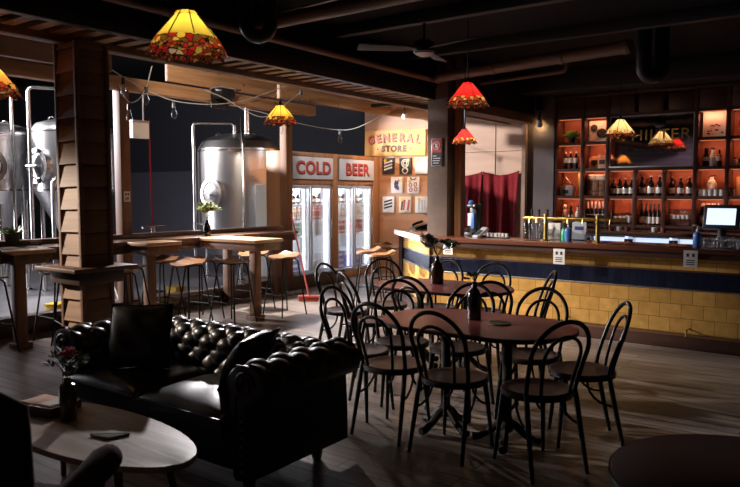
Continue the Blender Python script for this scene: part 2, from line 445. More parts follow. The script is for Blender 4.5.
struct(box(px0 - .15, px1 + .14, py0 - .15, py1 + .15, .965, .995, .004).build('ledge', 'tabledark', p))
struct(box(px0 - .07, px1 + .07, py0 - .07, py1 + .07, .86, .965, .004).build('ledge_skirt', 'dark_wood', p))

# brewery partition: curb, ledge, posts, beams
struct(box(-7.78, -7.60, 2.2, 9.75, 0, .21, .006).build('trim_curb', 'dark_wood'))
struct(box(-8.02, -7.60, 8.48, 9.75, .211, .225).build('trim_curb_mat', 'mat'))
lg = thing('ledge_counter', 'long dark timber drinking ledge along the brewery opening', 'counter', (0, 0, 0))
box(-7.60, -7.10, 2.2, 7.96, .96, 1.0, .005).build('ledge_top', 'ledge', lg)
box(-7.165, -7.115, 2.2, 7.94, .86, .96, .003).build('apron', 'dark_wood', lg)
box(-7.76, -7.60, 2.2, 8.20, .98, 1.055, .005).build('back_rail', 'ledge', lg)
for yy in (3.0, 4.45, 6.9, 7.85):
    box(-7.55, -7.45, yy - .05, yy + .05, 0, .96, .004).build('leg', 'tabledark', lg)
for i, (y0, y1, lab) in enumerate(((5.27, 5.41, 'square timber post with a small notice, between the clad pillar and steel tank'), (8.28, 8.42, 'square timber post beside the beer fridges'))):
    o = struct(box(-7.76, -7.62, y0, y1, .212 if i else .212, 3.02, .005).build('post', 'timber'))
struct(box(-7.77, -7.61, 2.2, 9.0, 2.85, 3.01, .006).build('beam', 'beam'))
struct(box(-7.60, -7.54, 5.95, 8.0, 3.03, 3.36, .004).build('beam.001', 'beam'))
struct(box(-7.75, -7.65, 8.2, 11.25, 3.06, 3.34, .004).build('beam.002', 'beam'))
struct(box(-7.75, -7.65, 2.2, 5.2, 3.05, 3.29, .004).build('beam.003', 'beam_d'))

# ================================================================ bar
BX = -4.60
bar = thing('bar_counter', 'long bar with mahogany top and yellow and navy tiled front', 'bar counter', (0, 0, 0))
X1 = 1.5
ax, ay = -4.61, 7.47          # corner where the front turns 45 degrees
bx, by = -5.76, 8.60
mb = MB(); mb.prism([(ax + .02, ay), (X1, ay), (X1, 8.04), (-4.75, 8.04), (-5.2, 8.68), (-5.2, 9.9), (bx, 9.9), (bx, by)], .975, 1.03, .01)
mb.build('counter_top', 'mahog', bar)
fy = 7.62
mb = MB(); mb.box(-4.55, X1, fy, fy + .08, .79, .975); mb.build('upper_tile_band', 'tile_y', bar)
mb = MB(); mb.box(-4.55, X1, fy, fy + .08, .6, .77); mb.build('navy_tile_band', 'tile_b', bar)
mb = MB(); mb.box(-4.55, X1, fy, fy + .08, .14, .585); mb.build('lower_tile_band', 'tile_y', bar)
for z in (.77, .585):
    box(-4.56, X1, fy - .008, fy + .02, z, z + .018 if z > .7 else z + .013, .003).build('tile_trim', 'plinth' if z > .7 else 'steel_b', bar)
box(-4.56, X1, fy - .12, fy + .08, 0, .135, .01).build('foot_plinth', 'plinth', bar)
for i in range(4):
    xx = -4.0 + i * 1.25
    m2 = MB(); m2.cyl((xx, fy - .10, .135), (xx, fy - .10, .20), .011, n=8); m2.cyl((xx, fy - .10, .195), (xx, fy, .195), .009, n=8)
    m2.build('rail_bracket', 'brass', bar)
box(-4.50, X1, 7.94, 7.99, 0, .975).build('rear_panel', 'plinth', bar)
L45 = math.hypot(bx - ax, by - ay)
ang = math.atan2(by - ay, bx - ax)
e45 = (ax + .045, ay + .13)
Lp = L45 - .02
def endpart(nm, z0, z1, mat, t0=0.0):
    box(0, Lp, -.07, -t0 * -1 if False else 0, z0, z1).build(nm, mat, bar, loc=(e45[0], e45[1], 0), rotz=ang)
box(-4.57, X1, 7.50, fy + .02, .915, .975, .003).build('apron', 'plinth', bar)
endpart('end_upper_tiles', .79, .975, 'tile_y'); endpart('end_navy_tiles', .6, .77, 'tile_b'); endpart('end_lower_tiles', .14, .585, 'tile_y')
for z in (.77, .585): box(0, Lp, -.07, .008, z, z + .018).build('tile_trim', 'steel_b', bar, loc=(e45[0], e45[1], 0), rotz=ang)
box(-.03, Lp + .03, -.05, .10, 0, .135, .006).build('end_plinth', 'plinth', bar, loc=(e45[0], e45[1], 0), rotz=ang)
box(-.0, L45, -.02, .012, .968, 1.034, .003).build('white_edge_strip', 'white', bar, loc=(ax, ay, 0), rotz=ang)
box(bx + .03, bx + .09, by + .06, 9.9, 0, .975).build('return_panel', 'plinth', bar)

# notices stuck on the bar front
def notice(name, label, c, rz=0, w=.13, h=.17, group=None):
    t = thing(name, label, 'notice', c, rz, group)
    box(-w / 2, w / 2, -.004, 0, -h / 2, h / 2).build('sheet', 'paper', t)
    for s in (-1, 1): box(s * w * .2 - .012, s * w * .2 + .012, -.006, -.004, h * .12, h * .32).build('symbol', 'ink', t)
    for q in range(3): box(-w * .3, w * .3, -.006, -.004, -h * (.08 + q * .12) - .005, -h * (.08 + q * .12) + .004).build('print_line', 'ink', t)
    return t
for pxn, pyn, lab in ((448, 247.5, 'white notice on the bar front nearest the taupe column'), (559, 256.5, 'white notice on the bar front below the beer taps'), (690.5, 259, 'dim white notice on the bar front below the cash register')):
    q = PY(pxn, pyn, 7.465)
    notice('notice_sign', lab, (q.x, 7.466, min(q.z, .93)), 0, .13, .17, 'notices on the bar front')
q = PX(128, 196.5, -7.61)
notice('notice_sign', 'small cream notice pinned to the timber post near the pillar', (-7.614, 5.34, q.z), PI / 2, .09, .13)

# ---- things along the counter top
def bottle(name, label, cat, loc, prof, mat, lab=None, cap=None, group=None, n=14, labmat='label'):
    t = thing(name, label, cat, loc, random.uniform(0, 6), group)
    MB().lathe(prof, n).build('body', mat, t)
    if lab:
        r = max(p[0] for p in prof) + .0012
        MB().lathe([(r - .002, lab[0]), (r, lab[0]), (r, lab[1]), (r - .002, lab[1])], n).build('label', labmat, t)
    if cap:
        MB().lathe([(cap[0], cap[1]), (cap[0], cap[2])], 10).build('cap', cap[3], t)
    return t
Z0 = 1.031
def wineprof(s=1.0, r=.037, h=.30): return [(r * .9, 0), (r, .006), (r, h * .58), (r * .8, h * .66), (r * .4, h * .72), (r * .37, h * .96), (r * .42, h * .97), (r * .42, h), (.001, h)]
# beer tap bridge
tb = PZ(546, 240, Z0); tc2 = PZ(598, 242, Z0)
ty = 7.66
def tx(px): return PY(px, 225, ty).x
tap = thing('tap_bridge', 'brass beer tap bridge on two posts over the bar', 'beer tap', (0, 0, 0))
xa, xb = tx(524), tx(626); rz_ = 1.285
MB().cyl((xa, ty, rz_), (xb, ty, rz_), .024, n=14).build('rail', 'brass', tap)
for pxv in (546, 598):
    m2 = MB(); m2.cyl((tx(pxv), ty, Z0 + .001), (tx(pxv), ty, rz_ + .05), .026, n=14); m2.lathe([(.06, 0), (.06, .01), (.03, .02)], 16, (tx(pxv), ty, Z0 + .001)); m2.build('post', 'brass', tap)
for pxv in (532, 539, 547.5, 570, 585, 612):
    hx = tx(pxv)
    tt = MB().cyl((hx, ty, rz_ + .02), (hx, ty - .01, rz_ + .10), .010, .017, 8).build('tap_handle', 'plasticblack', tap)
    MB().tube([(hx, ty - .02, rz_), (hx, ty - .075, rz_ - .005), (hx, ty - .085, rz_ - .05)], .008, 8).build('spout', 'brass', tt)
# green bottle, sanitiser, pitchers
q = PZ(554.5, 242, Z0)
bottle('detergent_bottle', 'green plastic bottle with orange cap behind the beer taps', 'bottle', (q.x, 7.80, Z0), [(.036, 0), (.038, .01), (.038, .12), (.02, .15), (.014, .155), (.001, .156)], 'bottlegreen', None, (.013, .155, .18, 'redpaint'))
q = PZ(568, 243, Z0)
def pump(label, x, y):
    t = bottle('sanitiser_bottle', label, 'bottle', (x, y, Z0), [(.036, 0), (.04, .01), (.04, .12), (.03, .15), (.012, .16), (.001, .161)], 'bluegel', (.03, .10), (.014, .16, .18, 'white'), None, 14, 'bluebox')
    m = MB(); m.cyl((0, 0, .18), (0, 0, .215), .005, n=8); m.box(-.012, .045, -.009, .009, .213, .226, .003); m.build('pump', 'white', t)
pump('blue hand sanitiser bottle beside the green bottle behind the taps', PY(568, 242, 7.72).x, 7.72)
pump('blue hand sanitiser bottle beside the cash register', PY(697, 247, 7.62).x, 7.62)
for i, pxv in enumerate((526.5, 534, 541.5)):
    t = bottle('water_jug', ORD[i] + ' clear glass jug from the red curtain on the bar', 'jug', (PY(pxv, 235, 7.9).x, 7.9, Z0), [(.035, 0), (.038, .01), (.04, .17), (.037, .20), (.041, .215), (.038, .215), (.034, .2), (.037, .17), (.034, .014), (.001, .012)], 'glass', group='glass jugs by the taps')
    MB().tube([(.039, 0, .17), (.055, 0, .16), (.058, 0, .1), (.039, 0, .05)], .007, 8).build('handle', 'glass', t)
t = thing('menu_stand', 'pale grey menu card standing behind the beer taps', 'menu', (PY(579, 240, 7.92).x, 7.92, Z0), .1)
box(-.06, .06, -.03, .03, 0, .012, .003).build('base', 'plasticblack', t)
MB().box(-.08, .08, -.006, .006, .012, .21).build('card', 'signgrey', t)
MB().box(-.05, .05, -.008, -.006, .12, .16).build('print', 'blueink', t)
t = thing('paper_holder', 'white paper dispenser behind the green bottle', 'dispenser', (PY(553.5, 240, 7.95).x, 7.975, Z0))
box(-.09, .09, -.05, .05, 0, .19, .008).build('body', 'paper', t); box(-.07, .07, -.055, -.05, .04, .12).build('slot', 'silver', t)
# machine, scanner, cup tray by the curtain
t = thing('drinks_dispenser', 'tall blue and white drinks dispenser by the jamb at the red curtain', 'dispenser', (PZ(465, 237, Z0).x, 7.86, Z0), -.2)
box(-.06, .07, -.07, .09, 0, .05, .006).build('base', 'plasticblack', t)
box(-.055, .065, .01, .09, .05, .36, .006).build('body', 'plasticblack', t)
box(-.055, 0, -.01, .008, .13, .29, .004).build('white_panel', 'paper', t)
box(.001, .055, -.02, .008, .10, .29, .004).build('blue_panel', 'bluebox', t)
m = MB(); m.box(-.04, .10, -.05, .09, .36, .40, .01); m.build('head', 'plasticblack', t)
MB().ball((-.01, .0, .42), .035).build('hopper', 'bluebox', t)
MB().ball((.08, -.05, .385), .014).build('dial', 'white', t)
t = thing('card_terminal', 'silver and black card terminal beside the cup tray', 'card terminal', (PZ(475.5, 238.5, Z0).x, 7.64, Z0 + .006), -.5)
mx = Matrix.Translation((0, 0, .055)) @ Matrix.Rotation(R(35), 4, 'X')
MB().box(-.055, .055, -.10, .10, -.025, .02, .012, mx).build('body', 'silver', t)
MB().box(-.042, .042, -.07, .03, .02, .024, .002, mx).build('screen', 'plasticblack', t)
box(-.04, .04, -.05, .06, 0, .03, .004).build('stand', 'plasticblack', t)
tr = thing('cup_tray', 'long dark tray under the row of white cups', 'tray', (PZ(494, 238, Z0).x, 7.78, Z0))
box(-.17, .17, -.05, .05, 0, .012, .004).build('base', 'plasticblack', tr)
m = MB(); m.box(-.17, .17, -.05, -.044, .012, .022); m.box(-.17, .17, .044, .05, .012, .022); m.build('rim', 'silver', tr)
for i in range(7):
    t = thing('espresso_cup', ORD[i] + ' small white cup from the card terminal on the tray', 'cup', (tr.location.x - .145 + i * .048, 7.78, Z0 + .0125), 0, 'white cups on the tray')
    MB().lathe([(.012, 0), (.017, .003), (.021, .045), (.018, .045), (.014, .006), (.001, .005)], 12).build('bowl', 'paper', t)
# black phone at the far end
q = PZ(423.5, 229.5, Z0)
t = thing('desk_phone', 'black desk phone at the far end of the bar top', 'phone', (-5.62, 9.05, Z0), -.6)
m = MB(); m.loft([[(-.1, -.1, 0), (.1, -.1, 0), (.1, .1, 0), (-.1, .1, 0)], [(-.1, -.1, .02), (.1, -.1, .02), (.1, .1, .08), (-.1, .1, .08)]]); m.build('base', 'plasticblack', t)
m = MB(); m.tube([(-.07, -.08, .05), (-.07, 0, .085), (-.07, .09, .11)], .018, 8); m.build('handset', 'plasticblack', t)
# register
rg = thing('cash_register', 'black touchscreen cash register lit on the bar', 'cash register', (-1.27, 7.86, Z0), R(-4))
box(-.20, .24, -.10, .16, 0, .07, .01).build('drawer_base', 'plasticblack', rg)
m = MB(); m.cyl((0, .05, .07), (0, .02, .22), .045, .035, 12); m.build('stand', 'plasticblack', rg)
mx = Matrix.Translation((0, .0, .30)) @ Matrix.Rotation(R(-14), 4, 'X')
MB().box(-.17, .17, -.02, .03, -.125, .125, .012, mx).build('monitor', 'plasticblack', rg)
MB().box(-.135, .135, -.024, -.021, -.085, .085, 0, mx).build('screen', 'screen', rg)
gp = [(.030, 0), (.031, .006), (.034, .11), (.032, .11), (.029, .01), (.001, .008)]
k = 0
for r_ in range(2):
    for c_ in range(5):
        t = tag(MB().lathe(gp, 12).build('tumbler', 'glass'), '%s tumbler from the blue sanitiser in the %s row before the register' % (ORD[c_], ('front', 'rear')[r_]), 'glass', 'tumblers by the cash register')
        t.location = (-1.36 + c_ * .074 + r_ * .03, 7.60 + r_ * .085, Z0 + .001)

# ================================================================ shelving behind the bar
sh = thing('bar_shelving', 'tall dark wood cubby shelving with orange back behind the bar', 'shelving', (0, 0, 0))
SY = 10.0
xs = [PY(p, 170, SY).x for p in (555, 582, 607)] + [0, 0] + [PY(p, 170, SY).x for p in (695, 727)]
xs[3] = xs[2] + (xs[5] - xs[2]) / 3; xs[4] = xs[2] + (xs[5] - xs[2]) * 2 / 3
xs += [xs[6] + .385 * k for k in (1, 2, 3, 4, 5)]
zs = [1.115, 1.515, 1.905, 2.285, 2.66]
for i, x in enumerate(xs):
    z1 = zs[2] if i in (3, 4) else 2.95
    box(x - .024, x + .024, SY, SY + .30, 1.07, z1, .002).build('upright', 'shelfwood', sh)
for j, z in enumerate(zs):
    if j in (3,):
        box(xs[0], xs[2], SY + .01, SY + .30, z - .022, z + .018).build('shelf', 'shelfwood', sh)
        box(xs[5], xs[-1], SY + .01, SY + .30, z - .022, z + .018).build('shelf', 'shelfwood', sh)
    else: box(xs[0], xs[-1], SY + .005, SY + .30, z - .022, z + .018).build('shelf', 'shelfwood', sh)
box(xs[0], xs[-1], SY + .30, SY + .315, 1.05, 2.95).build('back_panel', 'shelfback', sh)
for i in range(len(xs) - 1):
    box(xs[i] + .03, xs[i + 1] - .03, SY + .004, SY + .02, 2.68, 2.93, .004).build('header_panel', 'shelfwood', sh)
box(xs[0] - .03, xs[-1], SY - .02, SY + .03, 2.935, 2.975, .004).build('cornice', 'shelfwood', sh)
# low back counter with three lit fridge doors
bk = thing('back_counter', 'dark back counter under the cubby shelving', 'counter', (0, 0, 0))
box(-3.86, 1.5, 9.40, 9.99, 1.022, 1.065, .005).build('counter_top', 'shelfwood', bk)
box(-3.86, -3.2, 9.45, 9.99, 0, 1.02).build('cupboard', 'shelfwood', bk)
box(-1.5, 1.5, 9.45, 9.99, 0, 1.02).build('cupboard', 'shelfwood', bk)
uf = thing('underbar_fridge', 'low steel-topped fridge with lit glass doors behind the bar', 'fridge', (0, 0, 0))
box(-3.18, -1.52, 9.42, 9.99, 1.006, 1.02, .003).build('steel_top', 'steel_b', uf)
box(-3.18, -1.52, 9.9, 10.0, .05, .97).build('back', 'fridgewhite', uf)
for i in range(3):
    x0 = -3.18 + i * .555
    d = box(x0, x0 + .05, 9.44, 9.47, .08, .97).box(x0 + .50, x0 + .55, 9.44, 9.47, .08, .97).box(x0 + .05, x0 + .5, 9.44, 9.47, .992, 1.004).build('door', 'plasticblack', uf)
    box(x0 + .05, x0 + .5, 9.452, 9.46, .08, .992).build('pane', 'doorglass', d)
    box(x0 + .06, x0 + .49, 9.55, 9.58, .96, .99).build('light_strip', 'ledblue', uf)
    box(x0 + .05, x0 + .50, 9.60, 9.62, .3, 1.0).build('lit_panel', 'ledblue', uf)
# small bar clutter on the back counter
def lamp(kind, loc, power, color=(1, 1, 1), size=.1, rot=None, target=None, spot=60, blend=.3, sizey=None, name=None, spread=None):
    l = bpy.data.lights.new(name or kind.lower() + '_light', kind); l.energy = power; l.color = color
    if kind == 'AREA':
        l.size = size
        if sizey: l.shape = 'RECTANGLE'; l.size_y = sizey
        if spread: l.spread = R(spread)
    elif kind == 'SPOT': l.spot_size = R(spot); l.spot_blend = blend; l.shadow_soft_size = size
    elif kind == 'POINT': l.shadow_soft_size = size
    o = bpy.data.objects.new(l.name, l); COL.objects.link(o); o.location = loc
    if target is not None: o.rotation_euler = (V(target) - V(loc)).to_track_quat('-Z', 'Y').to_euler()
    elif rot: o.rotation_euler = rot
    return o
ORANGE = (1, .34, .17)
def cub(i, j):
    """left x, right x, floor z and ceiling z of a cubby"""
    return xs[i] + .024, xs[i + 1] - .024, zs[j] + .019, zs[j + 1] - .022
for i in range(9):
    for j in range(4):
        if i in (2, 3, 4) and j > 1: continue
        if i > 7: continue
        a, b, z0, z1 = cub(i, j)
        box(a + .02, b - .02, SY + .03, SY + .045, z1 - .012, z1 - .001).build('light_strip', 'led', sh)
        lamp('AREA', ((a + b) / 2, SY + .06, z1 - .02), .72, ORANGE, b - a - .08, rot=(R(35), 0, 0), sizey=.03, name='shelf_light')
# mirror
a, b, z0, z1 = xs[2] + .024, xs[5] - .024, zs[2] + .02, zs[4] - .024
mr = thing('wall_mirror', 'wide bar mirror lettered in gold, set in the cubby shelving', 'mirror', (0, 0, 0))
box(a + .012, b - .012, SY + .02, SY + .03, z0 + .015, z1 - .012).build('glass', 'mirror', mr)
m = MB(); m.box(a, a + .014, SY + .006, SY + .03, z0, z1); m.box(b - .014, b, SY + .006, SY + .03, z0, z1); m.box(a, b, SY + .006, SY + .03, z1 - .014, z1)
m.build('frame', 'silver', mr)
box(a, b, SY - .005, SY + .03, z0, z0 + .018, .002).build('bottom_rail', 'white', mr)
cxm = (a + b) / 2
text('PHILTER', .205, 'gold', mr, (cxm + .06, SY + .016, z0 + .43), ext=.002, sx=1.12, space=1.08)
text('Seductively Drinkable', .082, 'ink', mr, (cxm + .06, SY + .016, z0 + .225), ext=.002, off=.002, sx=1.08)

# ---- cubby contents
def put(fn, label, *a, **k): return fn(label, *a, **k)
def dist(i, j, n, inset=.05):
    a, b, z0, z1 = cub(i, j)
    w = (b - a - 2 * inset)
    return [(a + inset + w * ((q + .5) / n), z0 + .001) for q in range(n)]
def plant_pot(name, label, loc, r, h, matpot, leafm, leaf_n, leaf_len, spread, up=.6, width=.03, cat='plant', group=None):
    t = thing(name, label, cat, loc, 0, group)
    MB().lathe([(r * .75, 0), (r * .8, .004), (r, h), (r * .92, h), (r * .88, h - .015), (.001, h - .015)], 18).build('pot', matpot, t)
    leaves(t, (0, 0, h - .02), leaf_n, leaf_len, spread, up, width, leafm)
    return t
def leaves(t, base, n, ln, spread, up, width, mat, name='foliage'):
    m = MB(); bm = m.bm
    for i in range(n):
        a = random.uniform(0, 2 * PI); el = random.uniform(.15, 1) * up + .1
        l = ln * random.uniform(.55, 1.1); st = V(base) + V((math.cos(a), math.sin(a), 0)) * random.uniform(0, spread)
        d = V((math.cos(a) * (1 - el * .6), math.sin(a) * (1 - el * .6), el)).normalized(); side = d.cross(V((0, 0, 1))).normalized() * width * random.uniform(.7, 1.2)
        dr = V((0, 0, -l * .18))
        mid = st + d * l * .55; tip = st + d * l + dr; lift = V((0, 0, width * .35))
        v = [bm.verts.new(x) for x in (st, mid + side, tip, mid - side, mid + lift)]
        bm.faces.new((v[0], v[1], v[4])); bm.faces.new((v[1], v[2], v[4])); bm.faces.new((v[2], v[3], v[4])); bm.faces.new((v[3], v[0], v[4]))
    return m.build(name, mat, t, sharp=180)
a, b, z0, z1 = cub(0, 3)
plant_pot('shelf_plant', 'leafy green plant in a dark pot in the topmost cubby near the wall', ((a + b) / 2, SY + .12, z0), .05, .09, 'ink', 'green', 170, .135, .06, 1.1, .02)
for q, (x, z) in enumerate(dist(0, 2, 3, .06)):
    bottle('spirit_bottle', '%s pale-labelled bottle in the cubby below the leafy plant' % ORD[q], 'bottle', (x, SY + .10, z), [(.030, 0), (.033, .006), (.033, .17), (.014, .20), (.014, .235), (.001, .236)], 'darkbottle', (.09, .16), (.016, .225, .25, 'label'), 'bottles below the leafy plant')
# radio
a, b, z0, z1 = cub(0, 1)
t = thing('radio', 'old grey portable radio with aerial on a cubby shelf', 'radio', (a + .125, SY + .12, z0))
box(-.10, .10, -.04, .04, 0, .15, .012).build('case', 'silver', t); box(-.055, .03, -.044, -.04, .03, .085, .003).build('speaker_grille', 'ink', t)
MB().tube([(-.07, 0, .15), (-.07, 0, .18), (.07, 0, .18), (.07, 0, .15)], .006, 6).build('handle', 'plasticblack', t)
MB().cyl((.08, .02, .15), (-.06, .02, .30), .003, .002, 6).build('aerial', 'steel', t)
t = thing('gold_frame', 'narrow gold frame standing beside the old radio', 'picture frame', (b - .045, SY + .14, z0))
m = MB(); m.box(-.035, -.02, -.01, .01, 0, .32); m.box(.02, .035, -.01, .01, 0, .32); m.box(-.02, .02, -.01, .01, 0, .02); m.box(-.02, .02, -.01, .01, .30, .32)
m.build('frame', 'gold', t); box(-.02, .02, -.002, .004, .02, .30).build('picture', 'mustard', t)
# bottom left: figurine and bottles
a, b, z0, z1 = cub(0, 0)
t = thing('figurine', 'small white and brown standing figurine in the lowest cubby', 'figurine', (a + .10, SY + .11, z0))
MB().lathe([(.05, 0), (.052, .02), (.035, .10), (.045, .15), (.02, .20), (.001, .21)], 14).build('body', 'labelor', t)
MB().ball((0, 0, .235), .032).build('head', 'paper', t)
for q, (dx, mt) in enumerate(((.19, 'darkbottle'), (.29, 'paper'))):
    bottle('spirit_bottle', ('dark' , 'white')[q] + ' bottle beside the figurine in the lowest cubby', 'bottle', (a + dx, SY + .11, z0), wineprof(r=.034, h=.25), mt, (.05, .12), (.016, .235, .255, 'ink'))
# column B
a, b, z0, z1 = cub(1, 3)
t = thing('photo_frame', 'white framed photograph leaning in the topmost cubby beside the mirror', 'picture', ((a + b) / 2, SY + .15, z0 + .002), 0)
mx = Matrix.Rotation(R(-4), 4, 'X')
MB().box(-.14, .14, -.012, .008, 0, .30, .003, mx).build('frame', 'paper', t)
MB().box(-.12, .12, -.016, -.012, .02, .28, 0, mx).build('photograph', 'label', t)
MB().ball((-.06, -.02, .2), .05, 10, (1, .1, 1)).ball((.05, -.02, .12), .07, 10, (1, .1, 1)).build('dark_figure', 'ink', t)
box(-.15, .15, -.06, -.03, 0, .02, .003).build('stand', 'paper', t)
a, b, z0, z1 = cub(1, 2)
t = thing('shield_plaque', 'wooden plaque with a dark shield in the cubby under the photograph', 'plaque', (a + .11, SY + .15, z0))
poly = [(-.08, 0), (.08, 0), (.08, .15), (.04, .18), (-.04, .18), (-.08, .15)]
m = MB(); m.prism(poly, 0, .02); m.xf(Matrix.Rotation(PI / 2, 4, 'X')); m.build('board', 'labelor', t)
m = MB(); m.prism([(-.045, .12), (.045, .12), (.045, .07), (0, .03), (-.045, .07)], .02, .026); m.xf(Matrix.Rotation(PI / 2, 4, 'X')); m.build('shield', 'ink', t)
t = thing('tea_box', 'pale box with dark print beside the shield plaque', 'box', (b - .075, SY + .12, z0))
box(-.055, .055, -.04, .04, 0, .19, .003).build('carton', 'labelor', t); box(-.04, .04, -.042, -.04, .06, .12).build('print', 'brownletter', t)
a, b, z0, z1 = cub(1, 1)
rows = [(0, 3), (.075, 3), (.15, 3), (.225, 2)]
k = 0
for zz, n in rows:
    for q in range(n):
        w = (b - a - .04) / n
        mt = ('stool', 'timber', 'cream')[2 if n == 2 else (q + int(zz * 20)) % 2]
        x = a + .02 + w * (q + .5)
        t = thing('gift_box', '%s %s box in the %s row up, cubby under the shield plaque' % (ORD[q], 'cream' if n == 2 else 'brown leather', ORD[int(zz / .07)]), 'box', (x, SY + .13, z0 + zz), 0, 'boxes in the cubby')
        box(-w / 2 + .004, w / 2 - .004, -.07, .07, 0, .055, .006).build('box_base', mt, t); box(-w / 2 + .003, w / 2 - .003, -.072, .072, .055, .074, .006).build('lid', mt, t)
for q, (x, z) in enumerate(dist(1, 0, 5, .015)):
    bottle('wine_bottle', '%s silver-necked wine bottle in the lowest cubby beside the mirror column' % ORD[q], 'bottle', (x, SY + .10, z), wineprof(r=.024, h=.31), 'darkbottle', (.12, .135), (.0125, .20, .312, 'silver'), 'silver necked bottles')
# growlers under the mirror
GP = [(.052, 0), (.056, .008), (.056, .13), (.04, .175), (.02, .20), (.018, .235), (.022, .236), (.022, .25), (.001, .251)]
def growler(label, loc, s, group):
    t = bottle('growler', label, 'bottle', loc, GP, 'darkbottle', (.035, .11), (.021, .235, .262, 'silver'), group)
    MB().tube([(.02, 0, .225), (.05, 0, .222), (.055, 0, .19), (.045, 0, .165)], .007, 6).build('handle', 'darkbottle', t)
    t.scale = (s, s, s * 1.28)
for q, (x, z) in enumerate(dist(2, 1, 4, .0)): growler('%s short growler in the cubby below the mirror near the leather boxes' % ORD[q], (x, SY + .10, z), .72, 'growlers below the mirror')
for q, (x, z) in enumerate(dist(3, 1, 3, .0)): growler('%s tall growler in the cubby under the middle of the mirror' % ORD[q], (x, SY + .10, z), .82, 'growlers below the mirror')
for q, (x, z) in enumerate(dist(4, 1, 3, .0)): growler('%s growler in the cubby left of the white flagon' % ORD[q], (x, SY + .10, z), .76, 'growlers below the mirror')
for r_ in range(2):
    for q, (x, z) in enumerate(dist(2, 0, 5, .02)):
        t = thing('frosted_tumbler', '%s frosted tumbler, %s row, lowest cubby below the short growlers' % (ORD[q], ('front', 'rear')[r_]), 'glass', (x, SY + .07 + r_ * .1, z), 0, 'glasses on the shelf')
        MB().lathe([(.022, 0), (.024, .01), (.027, .15), (.025, .15), (.022, .012), (.001, .01)], 12).build('tumbler_wall', 'glass', t)
        MB().lathe([(.0245, .03), (.0262, .032), (.0278, .11), (.026, .112)], 12).build('frosted_band', 'label', t)
for q, (x, z) in enumerate(dist(3, 0, 5, .03)):
    bottle('wine_bottle', '%s pale-labelled wine bottle in the lowest cubby under the tall growlers' % ORD[q], 'bottle', (x, SY + .10, z), wineprof(r=.026, h=.29), 'darkbottle', (.02, .11), (.0125, .21, .292, 'ink'), 'pale labelled wine bottles')
for r_ in range(2):
    for q, (x, z) in enumerate(dist(4, 0, 5, .03)):
        t = tag(MB().lathe([(.020, 0), (.022, .01), (.026, .22), (.024, .22), (.020, .015), (.001, .012)], 12).build('highball_glass', 'glass'), '%s tall clear glass, %s row, lowest cubby before the register' % (ORD[q], ('front', 'rear')[r_]), 'glass', 'tall glasses on the shelf')
        t.location = (x, SY + .07 + r_ * .1, z + .001)
        MB().lathe([(.0235, .09), (.0245, .092), (.0255, .14), (.023, .142)], 12).build('frosted_band', 'label', t)
# column F
a, b, z0, z1 = cub(5, 3)
t = thing('poster_board', 'white printed board leaning in the topmost cubby past the mirror', 'poster', ((a + b) / 2, SY + .12, z0 + .002), R(3))
mx = Matrix.Rotation(R(-6), 4, 'X')
MB().box(-.135, .135, -.006, .006, 0, .34, 0, mx).build('board', 'paper', t)
for q in range(14):
    x, z = random.uniform(-.11, .1), random.uniform(.03, .16)
    MB().box(x, x + .025, -.009, -.006, z, z + .018, 0, mx).build('print_patch', random.choice(['redink', 'blueink', 'mustard', 'ink']), t)
for q, (x, z) in enumerate(dist(5, 2, 3, .05)):
    bottle('spirit_bottle', ('square black bottle with white label', 'white-wrapped bottle', 'slim black bottle with white label')[q] + ' in the cubby below the leaning poster', 'bottle', (x, SY + .10, z), [(.034, 0), (.036, .006), (.036, .13), (.024, .17), (.024, .22), (.001, .221)] if q != 2 else wineprof(r=.031, h=.21), ('darkbottle', 'paper', 'darkbottle')[q], (.07, .12), (.027, .215, .24, 'ink') if q != 2 else None)
a, b, z0, z1 = cub(5, 1)
t = thing('white_flagon', 'white ceramic flagon with black swing stopper in a cubby', 'flagon', ((a + b) / 2 - .01, SY + .15, z0))
MB().lathe([(.06, 0), (.066, .01), (.066, .16), (.04, .205), (.024, .22), (.024, .25), (.001, .251)], 20).build('body', 'paper', t)
m = MB(); m.ball((0, 0, .265), .02); m.tube([(-.05, 0, .24), (0, 0, .275), (.05, 0, .27)], .007, 6); m.build('stopper', 'plasticblack', t)
for q, (x, z) in enumerate(dist(5, 1, 5, .0)):
    t = thing('coffee_mug', '%s white mug in front of the white flagon' % ORD[q], 'mug', (x, SY + .05, z), 0, 'white mugs by the flagon')
    MB().lathe([(.026, 0), (.03, .004), (.031, .085), (.028, .085), (.025, .01), (.001, .008)], 14).build('cup', 'label', t)
for q, (x, z) in enumerate(dist(5, 0, 4, .03)):
    bottle('liquor_bottle', '%s silver-topped liquor bottle in the lowest cubby behind the register' % ORD[q], 'bottle', (x, SY + .10, z), [(.029, 0), (.031, .006), (.031, .2), (.017, .235), (.017, .27), (.001, .271)], 'darkbottle', (.04, .14), (.026, .265, .30, 'silver'), 'silver topped liquor bottles')
